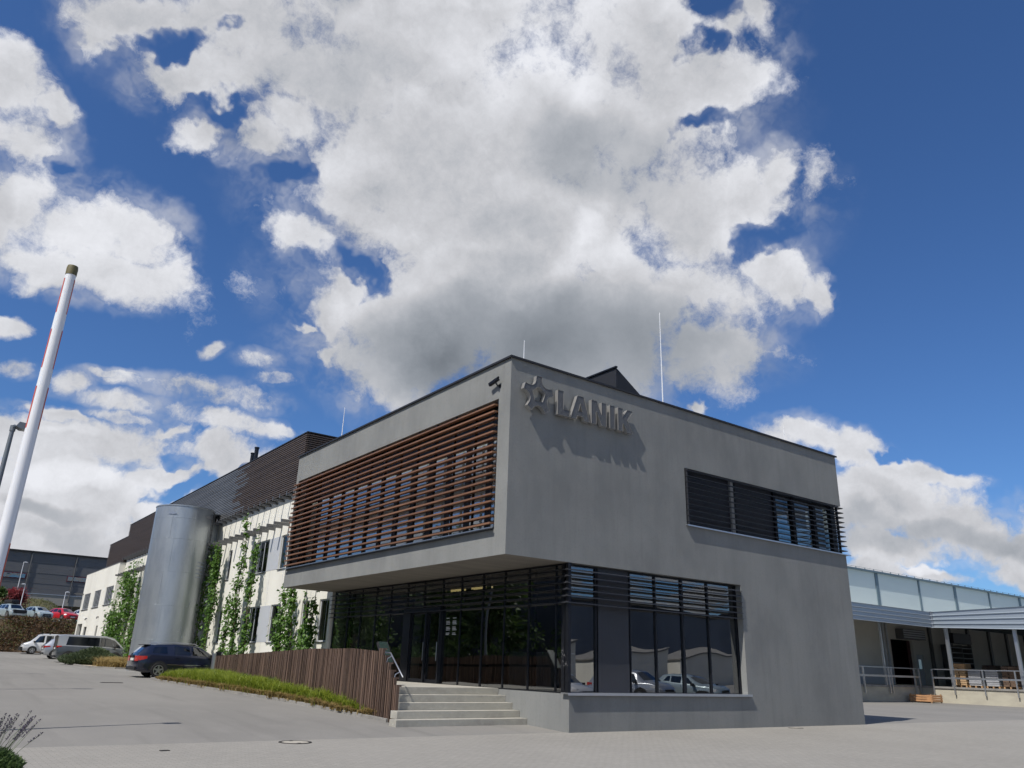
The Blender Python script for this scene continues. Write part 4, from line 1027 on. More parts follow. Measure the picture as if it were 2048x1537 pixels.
# ---------------------------------------------------------------- barrier boom, lamp posts, charging post
boom = thing('barrier_boom', 'raised white barrier boom with red reflective strips and an olive end cap', 'barrier', (-11.84, -9.83, 0))
bx_, by_ = -11.84, -9.83
MB().lathe([(.056,1.0),(.040,4.62)], (bx_,by_,0), 32).build('boom', M['white_paint'], boom, smooth=True)
MB().lathe([(.043,4.60),(.044,4.66),(.040,4.685)], (bx_,by_,0), 32).build('end_cap', M['olive_cap'], boom, smooth=True)
for (za, zb) in ((4.24,4.56),(3.75,4.09),(3.24,3.59),(2.0,2.35),(1.5,1.85)):
    tp = MB()
    for q0 in (165, -37):
        for k in range(5):
            a, b = R(q0+k*9), R(q0+(k+1)*9); r_ = .0572-(.016*((za+zb)/2-1)/3.6); 
            tp.add([(bx_+r_*math.cos(a),by_+r_*math.sin(a),za),(bx_+r_*math.cos(b),by_+r_*math.sin(b),za),(bx_+r_*math.cos(b),by_+r_*math.sin(b),zb),(bx_+r_*math.cos(a),by_+r_*math.sin(a),zb)], [(0,1,2,3)])
    tp.build('reflective_strip', M['red_tape'], boom)
MB().bevel_box(bx_-.3,by_-.2,0,bx_+.02,by_+.2,1.05,.02).build('drive_cabinet', M['white_paint'], boom)
def lamp(x, y, h, arm, label, m='pole_grey', r_=.05, head=.55, dirx=1):
    g = thing('street_lamp', label, 'street lamp', (x, y, gz(x, y))); z = gz(x, y)
    MB().tube([(x,y,z),(x,y,z+1.2),(x,y,z+h-.06)], [r_*1.3,r_*1.25,r_*.75], 12).build('pole', M[m], g, smooth=True)
    MB().tube([(x,y,z+h-.12),(x,y,z+h)], r_, 12).tube([(x,y,z+h-.03),(x+dirx*arm,y,z+h+.01)], r_*.8, 10).build('arm', M[m], g, smooth=True)
    b = MB(); b.prism([(x+dirx*arm,z+h-.02),(x+dirx*(arm+.08),z+h-.06),(x+dirx*(arm+head),z+h-.05),(x+dirx*(arm+head+.03),z+h-.01),(x+dirx*(arm+head*.6),z+h+.07),(x+dirx*(arm+.05),z+h+.08)], 'y', y-.13, y+.13)
    b.build('lamp_head', M[m], g)
    MB().box(x+min(dirx*(arm+.12),dirx*(arm+head-.05)),y-.1,z+h-.066,x+max(dirx*(arm+.12),dirx*(arm+head-.05)),y+.1,z+h-.056).build('lamp_cover', M['lamp_glass'], g)
lamp(-11.42, 2.22, 5.98, .04, 'grey street lamp half hidden behind the raised barrier boom', r_=.055, head=.36)
lamp(-11.75, 14.0, 6.3, .04, 'grey street lamp farther along the road, past the barrier boom', r_=.07, head=.6)
lamp(-12.0, 24.5, 6.3, .04, 'grey street lamp at the road edge level with the parked blue estate', r_=.07, head=.6)
ch = thing('charging_post', 'slim silver and black charging post with a looped cable by the blue car nose', 'charging post', (-.2, 22.4, .6))
MB().bevel_box(-.42,22.3,.55,-.30,22.5,1.75,.02).build('silver_cheek', M['silver'], ch)
MB().bevel_box(-.30,22.31,.55,-.02,22.49,1.82,.03).build('housing', M['dark_metal'], ch)
cb = [(-.05,22.28,1.7)]+[(.10+.16*math.cos(R(a)),22.26,1.62+.26*math.sin(R(a))) for a in range(120,-200,-20)]+[(-.05,22.28,1.3)]
MB().tube(cb, .014, 6).tube([(-.03,22.28,1.3),(.0,22.27,.9),(-.1,22.27,.7)], .014, 6).build('cable', M['car_black'], ch, smooth=True)
MB().tube([(-.06,22.27,1.70),(-.06,22.22,1.78)], .03, 8).build('plug', M['silver'], ch)
# ---------------------------------------------------------------- vehicles
def car(name, label, cat, st, paint_m, wheels, wr, wins, rear, front, tail, head, top_m=None, rails=False, handles=(), trim=None, mirror=None, plate_z=.55, group=None, hub='rim', spoil=False, arch_m='car_black'):
    g = thing(name, label, cat, (0,0,0), 0, group)
    xs = [s[0] for s in st]; L = xs[-1]
    def at(x, k): return lerp_tab([(s[0], s[k]) for s in st], x)
    def sec(s):
        x, zb, zl, zr, wl, wr_ = s; zm = zb+(zl-zb)*.45
        half = [(wl*.86,zb),(wl*.97,zb+.10),(wl*1.0,zm),(wl*.985,zl-.05),(wl*.955,zl),(wr_,zr-.055),(wr_*.86,zr-.012),(0,zr+.012)]
        return [(x,-a,b) for a, b in half]+[(x,a,b) for a, b in half[-2::-1]]
    fine = []
    for a, b in zip(st, st[1:]):
        n = max(1, int((b[0]-a[0])/.25))
        for k in range(n): fine.append(tuple(a[i]+(b[i]-a[i])*k/n for i in range(6)))
    fine.append(st[-1])
    mb = MB(); rings = [sec(s) for s in fine]; n = len(rings[0])
    for r_ in rings: mb.v += r_
    for i in range(len(rings)-1):
        for j in range(n-1):
            mb.f.append((i*n+j, (i+1)*n+j, (i+1)*n+j+1, i*n+j+1)); mb.m.append(1 if (top_m and 4 <= j < n-5) else 0)
        mb.f.append((i*n+n-1, (i+1)*n+n-1, (i+1)*n, i*n)); mb.m.append(0)
    mb.f.append(tuple(range(n))[::-1]); mb.f.append(tuple((len(rings)-1)*n+j for j in range(n))); mb.m += [0, 0]
    body = mb.build('body', [paint_m, top_m] if top_m else paint_m, g, smooth=True, local=True)
    def side(x, t, s_, o=.008):
        wl, wr_, zl, zr = at(x,4)*.955, at(x,5), at(x,2), at(x,3)-.055
        return (x, s_*(wl+(wr_-wl)*t+o), zl+(zr-zl)*t+o*.3)
    for s_ in (-1, 1):
        for (a0, a1, b1, b0, t0, t1) in wins:          # bottom from a0 to a1, top from b0 to b1
            w_ = MB(); K = 8; vs = []
            for k in range(K+1):
                u = k/K; vs.append(side(a0+(a1-a0)*u, t0, s_)); vs.append(side(b0+(b1-b0)*u, t1, s_))
            w_.add(vs, [(2*k, 2*k+2, 2*k+3, 2*k+1) for k in range(K)])
            wo_ = w_.build('window', M['car_dark'], g, local=True)
            fm_ = MB(); q = [side(a0, t0, s_, .011), side(a1, t0, s_, .011), side(b1, t1, s_, .011), side(b0, t1, s_, .011)]
    def top(x0, x1, f0=.86, m='car_dark', nm='rear_window', pad=.93):
        w_ = MB(); vs = []; K = 6
        for k in range(K+1):
            x = x0+(x1-x0)*k/K; zz = at(x,3)
            for s_ in (-pad*.98, -.5, 0, .5, pad*.98): vs.append((x, s_*at(x,5)*.9, zz+.02-.03*abs(s_)))
        w_.add(vs, [(5*k+j, 5*k+5+j, 5*k+6+j, 5*k+1+j) for k in range(K) for j in range(4)]); w_.build(nm, M[m], g, local=True)
    top(*rear, nm='rear_window'); top(*front, nm='windscreen')
    for x in wheels:
        for s_ in (-1, 1):
            hw = at(x,4)
            a_ = MB(); k0 = []
            for k in range(25):
                q = R(-8+196*k/24); k0 += [(x+(wr+.085)*math.cos(q), s_*(hw+.012), wr+(wr+.085)*math.sin(q)), (x+(wr+.0)*math.cos(q)*.5, s_*(hw+.012), wr+(wr)*math.sin(q)*.5)]
            a_.add(k0, [(2*k, 2*k+2, 2*k+3, 2*k+1) for k in range(24)]); a_.build('wheel_arch', M[arch_m], g, local=True)
            wh = MB(); c_ = (x, s_*(hw-.075), wr); wd = .105
            wh.lathe([(wr*.62,-wd),(wr*.95,-wd),(wr,-wd*.7),(wr,wd*.7),(wr*.95,wd),(wr*.66,wd)], c_, 28, ax='y')
            wo_ = wh.build('wheel', M['tyre'], g, smooth=True, local=True)
            rm_ = MB(); yy = s_*(hw+.036)
            for k in range(5):
                q = R(90+72*k); e = Vector((math.cos(q), 0, math.sin(q))); t = Vector((-e.z, 0, e.x)); c0 = Vector((x, yy, wr))
                rm_.add([c0+t*.05, c0-t*.05, c0+e*wr*.63-t*.028, c0+e*wr*.63+t*.028]+[v-Vector((0,s_*.03,0)) for v in (c0+t*.05, c0-t*.05, c0+e*wr*.63-t*.028, c0+e*wr*.63+t*.028)], [(0,1,2,3),(4,7,6,5),(0,3,7,4),(1,5,6,2)])
            rm_.lathe([(wr*.60,-.02),(wr*.68,-.02),(wr*.68,.004),(wr*.60,.004)], (x, yy, wr), 28, ax='y', cap=False).lathe([(.05,-.03),(.05,.01)], (x, yy, wr), 14, ax='y')
            rm_.build('rim', M[hub], wo_, local=True)
            MB().lathe([(wr*.6,-.002),(wr*.6,.002)], (x, s_*(hw-.01), wr), 24, ax='y').build('brake_disc', M['car_black'], wo_, local=True)
    for s_ in (-1, 1):
        x0, x1, z0, z1 = tail
        tl_ = MB(); vs = []
        for k in range(4):
            x = x0+(x1-x0)*k/3
            for z in (z0+(z1-z0)*.5*k/3, z1): vs.append((x, s_*(at(max(x,.05),4)*.985+.012), z))
        vs += [(x0-.012, s_*at(.05,4)*.55, z0), (x0-.012, s_*at(.05,4)*.55, z1)]
        tl_.add(vs, [(0,2,3,1),(2,4,5,3),(4,6,7,5),(0,1,9,8)]); tl_.build('tail_light', M['red_lamp'], g, local=True)
        x0, x1, z0, z1 = head; hl = MB(); vs = []
        for k in range(4):
            x = x0+(x1-x0)*k/3
            for z in (z0, z1-(z1-z0)*.3*(1-k/3)): vs.append((x, s_*(at(x,4)*.985+.012), z))
        vs += [(min(L, x1)+.012, s_*at(x1,4)*.5, z0), (min(L, x1)+.012, s_*at(x1,4)*.5, z1-.02)]
        hl.add(vs, [(0,2,3,1),(2,4,5,3),(4,6,7,5),(6,8,9,7)]); hl.build('headlight', M['clear_lamp'], g, local=True)
        if mirror: MB().bevel_box(mirror[0]-.09, min(s_*(at(mirror[0],4)-.02), s_*(at(mirror[0],4)+.2)), mirror[1]-.07, mirror[0]+.09, max(s_*(at(mirror[0],4)-.02), s_*(at(mirror[0],4)+.2)), mirror[1]+.07, .03).build('wing_mirror', M['car_black'], g, local=True)
        for hx, hz in handles: MB().box(hx-.09, s_*at(hx,4)*.985-.02, hz, hx+.09, s_*at(hx,4)*.985+.03, hz+.03).build('door_handle', paint_m, g, local=True)
        if trim: MB().box(trim[0], s_*(at(2,4)*1.0)-.012, trim[2], trim[1], s_*(at(2,4)*1.0)+.014, trim[2]+.025).build('side_trim', M['chrome'], g, local=True)
        if rails:
            pts = [(x, s_*(at(x,5)*.93), at(x,3)+(.015 if x in (rails[0], rails[1]) else .06)) for x in (rails[0], rails[0]+.15, (rails[0]+rails[1])/2, rails[1]-.15, rails[1])]
            MB().tube(pts, .017, 6).build('roof_rail', M['silver'], g, smooth=True, local=True)
        dl = MB()
        for dx in (wins[0][1]+.03,)+((wins[1][1]+.03,) if len(wins) > 1 else ()):
            dl.box(dx-.005, s_*at(dx,4)*.99-.006, at(dx,1)+.12, dx+.005, s_*at(dx,4)*.99+.008, at(dx,2)-.05)
        dl.build('door_seam', M['car_black'], g, local=True)
    MB().box(-.025,-.26,plate_z,.01,.26,plate_z+.11).build('number_plate', M['plate'], g, local=True)
    MB().box(L-.01,-.26,.38,L+.02,.26,.49).build('number_plate', M['plate'], g, local=True)
    MB().box(L-.03,-at(L,4)*.7,.52,L+.012,at(L,4)*.7,.64).build('grille', M['car_black'], g, local=True)
    MB().bevel_box(-.05,-at(.06,4)*.9,at(.06,1)+.02,.12,at(.06,4)*.9,at(.06,1)+.16,.02).build('bumper', M['car_black'], g, local=True)
    if spoil: MB().bevel_box(spoil[0],-.55,spoil[1],spoil[0]+.28,.55,spoil[1]+.04,.015).build('roof_spoiler', paint_m, g, local=True)
    return g
M['car_dark'] = glass('dark_car_glass', (.10,.115,.12), 1.5, .06)
EST = [(0,.42,.86,.93,.74,.66),(.07,.27,.97,1.05,.84,.66),(.35,.22,1.01,1.34,.88,.60),(.62,.20,1.01,1.45,.895,.60),(1.7,.19,.98,1.50,.90,.60),(2.5,.19,.96,1.47,.90,.60),(2.9,.19,.945,1.38,.90,.60),(3.55,.19,.93,.99,.89,.74),(4.0,.2,.86,.91,.87,.78),(4.38,.24,.70,.76,.80,.72),(4.5,.33,.55,.60,.68,.60)]
p_blue = paint('dark_blue_car_paint', (.010,.014,.034))
c = car('estate_car', 'dark navy blue estate car parked nose-in before the silver tower', 'car', EST, p_blue, (.98,3.62), .325,
    [(1.62,2.36,2.30,1.60,.10,.90),(2.46,3.34,2.86,2.40,.10,.90),(.62,1.30,1.28,.72,.16,.84)], (.10,.52), (2.86,3.50), (-.005,.42,.70,.93), (4.0,4.42,.60,.74), rails=(.75,2.7), handles=((1.75,.86),(2.75,.85)), trim=(1.35,3.2,.56), mirror=(3.25,.98), plate_z=.72, spoil=(.28,1.40))
c.location = (-3.5, 24.3, gz(-1.5, 24.3)); c.rotation_euler = (0, 0, R(1.5))
BUS = [(0,.42,1.0,1.85,.90,.76),(.08,.28,1.12,1.9,.97,.80),(.5,.24,1.14,1.93,.985,.82),(3.2,.22,1.10,1.93,.99,.82),(3.75,.22,1.07,1.80,.985,.80),(4.55,.22,1.04,1.12,.95,.84),(4.85,.26,.82,.88,.86,.78),(4.96,.38,.6,.66,.7,.62)]
c = car('minibus', 'two-tone silver and grey minibus parked behind the lavender bush', 'minibus', BUS, paint('mid_grey_car_paint', (.095,.11,.125), .4), (.85,3.95), .36,
    [(.55,2.76,2.76,.65,.08,.88),(2.78,3.80,3.50,2.78,.08,.88),(3.82,4.40,3.85,3.52,.08,.84)], (.0,.07), (3.80,4.5), (-.005,.30,1.02,1.14), (4.55,4.9,.72,.84), top_m=paint('pale_silver_car_paint', (.42,.44,.45), .5), handles=((1.7,1.0),(2.9,1.0)), mirror=(3.85,1.15), plate_z=.9)
c.location = (-3.15, 51.3, gz(-1, 51.3))
SUVP = [(0,.45,.9,1.0,.78,.7),(.08,.3,1.02,1.12,.88,.68),(.45,.26,1.06,1.5,.92,.62),(.8,.25,1.05,1.6,.93,.62),(2.4,.25,1.0,1.62,.93,.62),(2.85,.25,.99,1.52,.93,.62),(3.45,.25,.97,1.05,.92,.76),(3.95,.26,.9,.96,.9,.8),(4.3,.3,.74,.8,.82,.74),(4.4,.4,.6,.66,.7,.62)]
p_sil = paint('silver_car_paint', (.48,.50,.53), .5); p_ice = paint('ice_blue_car_paint', (.38,.46,.48), .3); p_red = paint('red_car_paint', (.50,.015,.02), .1); p_white = paint('white_car_paint', (.68,.69,.70), .05)
W_SUV = [(1.35,2.15,2.1,1.35,.10,.88),(2.24,3.2,2.76,2.24,.10,.88),(.6,1.25,1.25,.85,.16,.82)]
suv = car('hatchback_car', 'silver hatchback between the white van and the two-tone minibus', 'car', SUVP, p_sil, (.85,3.4), .34, W_SUV, (.10,.44), (2.80,3.42), (-.005,.42,.86,1.02), (3.9,4.25,.7,.84), handles=((1.5,.92),(2.5,.9)), mirror=(3.1,1.05), plate_z=.75)
suv.location = (-2.75, 60.9, gz(-1, 60.9))
VAN = [(0,.5,1.0,1.88,.88,.8),(.06,.34,1.05,1.93,.95,.82),(.4,.28,1.06,1.97,.965,.83),(3.3,.26,1.06,1.97,.97,.83),(3.75,.26,1.05,1.85,.965,.80),(4.42,.26,1.04,1.18,.94,.84),(4.9,.3,.92,1.0,.9,.8),(5.1,.4,.66,.72,.8,.72)]
van = car('crew_van', 'white crew van with roof bars and dark front bumper, facing away from the building', 'van', VAN, p_white, (.95,4.1), .34,
    [(1.2,2.3,2.3,1.2,.08,.84),(2.4,3.05,3.05,2.4,.08,.84),(3.2,4.1,3.65,3.2,.08,.84)], (.0,.05), (3.80,4.40), (-.005,.12,.95,1.35), (4.5,5.0,.74,.92), handles=((2.9,.95),), mirror=(4.05,1.18), plate_z=.7)
for x in (1.0,1.9,2.8,3.5): MB().box(x-.03,-.80,1.975,x+.03,.80,2.03).box(x-.05,-.83,1.93,x+.05,-.76,1.99).box(x-.05,.76,1.93,x+.05,.83,1.99).build('roof_bar', M['car_black'], van, local=True)
MB().bevel_box(4.92,-.86,.3,5.16,.86,.66,.04).build('front_bumper', M['car_black'], van, local=True)
van.location = (2.55, 78.95, gz(0, 78.95)); van.rotation_euler = (0, 0, math.pi)
# upper car park: three cars seen over the bank, and one more at the building's edge
def upc(y): return gz(0, y)
ugroup = 'cars on the upper car park'
u1 = car('pickup_suv', 'pale grey off-roader with a black roof box on the upper car park', 'car', SUVP, p_ice, (.85,3.4), .36, W_SUV, (.10,.44), (2.80,3.42), (-.005,.42,.86,1.02), (3.9,4.25,.7,.84), mirror=(3.1,1.05))
MB().bevel_box(.7,-.42,1.70,2.7,.42,2.08,.12).build('roof_box', M['car_black'], u1, local=True)
MB().box(1.0,-.6,1.62,1.06,.6,1.70).box(2.2,-.6,1.62,2.26,.6,1.70).build('roof_bar', M['car_black'], u1, local=True)
MB().bevel_box(4.18,-.72,.55,4.44,.72,.92,.04).build('front_mask', M['car_black'], u1, local=True)
u1.location = (-3.55, 94.6, upc(93)); u1.rotation_euler = (0, 0, R(-72)); u1['group'] = ugroup
CMP = [(0,.45,.85,.95,.72,.64),(.08,.28,.96,1.06,.82,.62),(.45,.22,.99,1.38,.87,.57),(.9,.2,.98,1.46,.88,.57),(2.0,.2,.95,1.47,.88,.57),(2.45,.2,.94,1.38,.88,.57),(3.1,.2,.92,.99,.87,.7),(3.6,.2,.84,.9,.85,.74),(3.95,.25,.68,.74,.78,.68),(4.05,.34,.54,.6,.66,.58)]
W_C = [(1.15,1.95,1.9,1.15,.10,.88),(2.04,2.9,2.38,2.04,.10,.88),(.6,1.05,1.05,.8,.16,.8)]
u2 = car('compact_car', 'ice blue compact car on the upper car park next to the red one', 'car', CMP, p_ice, (.8,3.25), .31, W_C, (.10,.44), (2.42,3.05), (-.005,.4,.74,.9), (3.5,3.9,.62,.76), mirror=(2.85,.96), group=ugroup)
u2.location = (-.95, 94.2, upc(93)); u2.rotation_euler = (0, 0, R(-68))
MB().box(3.98,-.5,.3,4.07,.5,.5).build('air_intake', M['car_black'], u2, local=True)
u3 = car('compact_car', 'bright red compact car on the upper car park', 'car', CMP, p_red, (.8,3.25), .31, W_C, (.10,.44), (2.42,3.05), (-.005,.4,.74,.9), (3.5,3.9,.62,.76), mirror=(2.85,.96), group=ugroup)
u3.location = (1.65, 94.4, upc(93)); u3.rotation_euler = (0, 0, R(-66))
u4 = car('compact_car', 'white compact car half hidden by the pale annexe on the upper car park', 'car', CMP, p_white, (.8,3.25), .31, W_C, (.10,.44), (2.42,3.05), (-.005,.4,.74,.9), (3.5,3.9,.62,.76), mirror=(2.85,.96), group=ugroup)
u4.location = (4.3, 94.6, upc(93)); u4.rotation_euler = (0, 0, R(-70))
# ---------------------------------------------------------------- bank and the hall behind it
def cover(name, x0, x1, y0, y1, n, m, label, cat, seed, s0, s1, hh=.3):
    rnd = random.Random(seed); mb = MB()
    lumps = [(rnd.uniform(x0,x1), rnd.uniform(y0,y1), rnd.uniform(.3,.8)) for _ in range(160)]
    for _ in range(n):
        cx, cy, cr = rnd.choice(lumps); x = cx+rnd.gauss(0,cr); y = cy+rnd.gauss(0,cr)
        if not (x0 < x < x1 and y0 < y < y1+.3): continue
        p = Vector((x, y, gz(x, y)+rnd.uniform(0,hh))); L = rnd.uniform(s0, s1)
        mb.leaf(p, Vector((rnd.uniform(-1,1), rnd.uniform(-1,.3), rnd.uniform(-.2,1))), Vector((rnd.uniform(-.5,.5), -1, rnd.uniform(.2,1))), L, L*.4)
    return tag(mb.build(name, m, fix=False), label, cat, kind='stuff')
cover('bank_shrubs', -14, 9, 81.8, 87.1, 26000, M['bank_leaf'], 'rust-brown ground cover on the bank below the upper car park', 'ground cover', 1, .10, .24, .35)
cover('bank_greenery', -14, 9, 82, 87, 5200, M['bank_green'], 'scattered green leaves among the brown bank planting', 'ground cover', 2, .10, .2, .42)
MB().box(-14,86.95,4.3,9,87.2,4.86).build('retaining_edge', M['kerb'])['kind'] = 'structure'
hall = thing('grey_hall', 'long dark grey industrial hall with red window bands beyond the upper car park', 'hall', (0, 130, 8.8))
hb = MB(); z = 10.1; k = 0
while z < 16.4: hb.box(-60,130+(k % 2)*.03,z,38,150,min(z+.78,16.4)); z += .79; k += 1
hb.build('cladding', mat('hall_cladding', (.125,.128,.135), .5, .2, vary=[((.08,.08,.4),3,(.15,.152,.16),.4,.65,.9)]), hall)
MB().box(-60.1,129.7,16.4,38.1,150,16.62).build('eaves', M['coping'], hall)
MB().box(-60,129.98,8.5,38,150,10.1).build('plinth', mat('hall_plinth', (.33,.32,.29), .9), hall)
MB().box(-60.2,129.9,10.05,38,129.99,10.14).build('drip_rail', M['silver'], hall)
for a, b, z in ((-8.5,1.2,12.3),(6.9,14,12.4),(-24,-14,12.3)):
    f = MB().box(a,129.93,z-.1,b,129.99,z+.82).build('window_band', mat('red_window_frame', (.10,.02,.03), .5) if a == -8.5 else bpy.data.materials['red_window_frame'], hall)
    MB().box(a+.15,129.90,z+.05,b-.15,129.925,z+.68).build('pane', M['dark_glass'], f)
for x in (1.4,7.8,13.6,-12,-25): MB().tube([(x,129.85,16.3),(x+.0,129.85,9.0)], .1, 8).build('downpipe', M['bracket'], hall)
mf = thing('mesh_fence', 'thin grey mesh fence behind the upper car park', 'fence', (0, 105, 5.4))
f = MB(); x = -20
pp = MB()
while x < 14: pp.box(x-.03,104.97,gz(0,105)-.2,x+.03,105.03,gz(0,105)+1.9); x += 2.5
pp.build('post', M['bracket'], mf)
for k in range(9): f.box(-20,104.99,gz(0,105)+.1+k*.22,14,105.01,gz(0,105)+.115+k*.22)
f.build('wire_panel', M['bracket'], mf)
blades('rough_grass', lambda r: (r.uniform(-16,16), r.uniform(104,122), 1), 9000, .1, .3, M['bank_green'], 'dry rough grass on the slope before the grey hall', 'grass', 31, .5, .03)
lamp(3.1, 99, 3.6, .05, 'white lamp post standing behind the red car', 'white_paint', .045, .35)
lamp(-.6, 118, 5.6, .05, 'tall lamp post against the grey hall', 'white_paint', .05, .45)
lamp(-1.3, 101.5, 4.3, .05, 'white lamp post beside the red-leaved tree', 'white_paint', .045, .4, -1)
def tree(name, x, y, h, r_, leaf_m, label, seed, n=5000, th=.4, ls=.22, group=None, z0=None):
    rnd = random.Random(seed); z = gz(x, y) if z0 is None else z0; g = thing(name, label, 'tree', (x, y, z), group=group)
    tr = MB(); tr.tube([(x,y,z-.2),(x+.05,y,z+h*.3),(x-.05,y+.05,z+h*.6),(x,y,z+h*.85)], [h*.022,h*.017,h*.011,h*.004], 8)
    tips = []
    for k in range(14):
        a = k*2.4; zz = z+h*(th-.1+.045*k); q = Vector((x+r_*.62*math.cos(a)*rnd.uniform(.6,1), y+r_*.62*math.sin(a)*rnd.uniform(.6,1), zz+h*.16)); tr.tube([(x,y,zz),tuple(Vector((x,y,zz)).lerp(q,.5)+Vector((0,0,.05*h))),tuple(q)], [h*.008,h*.005,h*.002], 5); tips.append(q)
    tr.build('trunk', M['bark'], g, smooth=True); cr = MB(); cl = []
    for k in range(46):
        a = rnd.uniform(0,6.28); u = rnd.random()**.5; t = rnd.random(); rr = r_*u*(1-.55*t**2); cl.append((Vector((x+rr*math.cos(a), y+rr*math.sin(a), z+h*(th+(1-th)*t*.95))), r_*rnd.uniform(.16,.34)))
    for _ in range(n):
        c_, s_ = rnd.choice(cl); d = Vector((rnd.gauss(0,1), rnd.gauss(0,1), rnd.gauss(0,.8))); p = c_+d*s_*.6; L = ls*rnd.uniform(.6,1.3)
        cr.leaf(p, Vector((d.x,d.y,d.z-.6)), Vector((rnd.uniform(-1,1), rnd.uniform(-1,1), 1)), L, L*.4)
    cr.build('crown', leaf_m, g, fix=False); return g
tree('red_leaf_tree', -1.2, 112, 2.5, 1.5, M['red_leaf'], 'small tree with dark red leaves in front of the grey hall', 3, 3500, .25, .22)
tree('small_tree', -3.6, 106, 3.4, 1.1, M['tree_leaf'], 'narrow green tree at the edge of the upper car park', 4, 3200, .2, .22)
# ---------------------------------------------------------------- loading yard
WH = thing('loading_hall', 'white industrial hall with loading dock and tall translucent panels under the eaves', 'hall', (60, 20, 0))
M['hall_panel'] = mat('translucent_panel', (.58,.66,.65), .4, vary=[((.1,.1,.3),3,(.50,.58,.58),.4,.7,.7)])
M['hall_rib'] = mat('hall_frame_blue_grey', (.14,.20,.235), .5, .3)
M['hall_inner'] = mat('hall_inner_wall', (.62,.60,.54), .8, vary=[((.4,.4,.4),4,(.52,.50,.45),.4,.7,.7)])
M['fascia'] = mat('ribbed_fascia', (.36,.41,.46), .45, .55)
M['yard_conc'] = mat('dock_concrete', (.47,.44,.35), .9, vary=[((.8,.8,2),5,(.36,.33,.27),.4,.7,.9)], bump=(20,.3,.005))
pb = MB()
mx = [38,47.5,56,64.3,72.65,80.6,89.0,97.3,106,115,125]
for a, b in zip(mx, mx[1:]): MB().box(a+.16,25.0,7.4,b-.16,25.2,11.5).build('translucent_panel', M['hall_panel'], WH)
each('panel_mullion', [(a-.13-(.12 if i % 2 else 0),24.92,7.4,a+.13+(.12 if i % 2 else 0),25.22,11.5) for i, a in enumerate(mx)], M['hall_rib'], WH)
MB().box(36,24.70,11.5,126,45,11.66).build('roof', M['hall_rib'], WH)
cl = MB().box(37,24.74,11.78,125,24.76,11.80); x = 38
while x < 125: cl.box(x-.03,24.72,11.66,x+.03,24.78,11.80); x += 1.6
cl.build('snow_guard', M['hall_rib'], WH)
iw = MB(); holed(iw, 'y', 20, .3, 36, 126, 1.15, 7.3, [(56.2,59.9,1.16,4.85),(60.3,61.5,1.16,3.7)]); iw.box(36,20.3,7.0,126,25.0,7.35).build('dock_wall', M['hall_inner'], WH)
MB().box(36,21.5,1.15,70,21.6,7).build('hall_interior', M['black'], WH)
MB().box(36,15.8,-.1,126,20,1.15).box(52.0,-12,-.1,126,15.8,1.148).build('dock', M['yard_conc'], WH)
MB().box(36,15.72,1.03,52.0,15.8,1.16).box(51.92,-12,1.03,52.0,15.8,1.165).build('dock_edge', M['kerb'], WH)
can = MB(); can.box(36,14.1,6.35,126,24.9,6.55).box(51.75,-12,6.35,126,14.1,6.548).build('canopy_roof', M['hall_rib'], WH)
rib1 = MB(); prof_ = []
zz = 5.43
while zz < 6.56: prof_ += [(13.93,zz),(14.0,zz+.05),(14.0,zz+.24),(13.93,zz+.29)]; zz += .29
pf = prof_+[(14.1,6.59),(14.1,5.43)]
rib1.prism(pf, 'x', 36, 51.55).build('canopy_fascia', M['fascia'], WH)
rib2 = MB()
ys = [14.0,10.0,7.4,2,-6,-12]
def ftop(y): return 6.59+(14-y)*.028
def fbot(y): return 5.43-(14-y)*.036
for a, b in zip(ys, ys[1:]):
    for k in range(4):
        def zl_(y, t): return fbot(y)+(ftop(y)-fbot(y))*(k+t)/4
        for (t0, x0_, t1, x1_) in ((0,51.53,.16,51.62),(.16,51.62,.84,51.62),(.84,51.62,1,51.53)):
            rib2.add([(x0_,a,zl_(a,t0)),(x0_,b,zl_(b,t0)),(x1_,b,zl_(b,t1)),(x1_,a,zl_(a,t1))], [(0,1,2,3)])
    rib2.add([(51.53,a,fbot(a)),(51.53,b,fbot(b)),(51.7,b,fbot(b)),(51.7,a,fbot(a)),(51.53,a,ftop(a)),(51.53,b,ftop(b)),(51.7,b,ftop(b)),(51.7,a,ftop(a))], [(0,3,2,1),(4,5,6,7),(2,3,7,6)])
rib2.build('canopy_fascia', M['fascia'], WH, fix=False)
MB().box(51.45,13.90,5.38,51.56,14.02,6.64).build('fascia_corner_trim', M['silver'], WH)
for x, y in ((52.25,13.35),(52.25,8.5),(52.25,3.5)): MB().bevel_box(x-.11,y-.11,1.15,x+.11,y+.11,6.36,.01).build('canopy_column', M['silver'], WH)
MB().bevel_box(47.3,15.9,1.15,47.45,16.05,6.36,.01).build('canopy_column', M['silver'], WH)
for x in (55.0,55.5): MB().tube([(x,19.88,1.16),(x,19.88,6.3)], .09, 8).build('downpipe', M['grey_panel'], WH)
for x in (63.0,66.8,70.5,75,79,83.5,88,93): MB().box(x-.16,19.78,1.16,x+.16,20,6.34).build('wall_column', M['bracket'], WH)
MB().box(36,19.86,1.16,55.8,20,2.6).build('dark_wainscot', M['grey_panel'], WH)
sh = MB(); sh.box(57.2,19.3,4.9,61.0,20,5.75); sd2 = sh.build('shutter_box', M['bracket'], WH)
q = MB()
for k in range(4): q.box(57.25,19.27,5.0+k*.19,60.9,19.3,5.1+k*.19)
q.build('shutter_slat', M['grey_panel'], sd2)
MB().box(66.0,19.2,4.9,69.5,20,5.8).build('shutter_box', M['dark_panel'], WH)
dr = MB(); dr.box(60.32,20.06,1.16,61.48,20.12,3.68).build('door', M['grey_panel'], WH)
MB().box(60.6,20.03,2.5,61.1,20.055,3.3).build('door_pane', M['dark_glass'], WH)
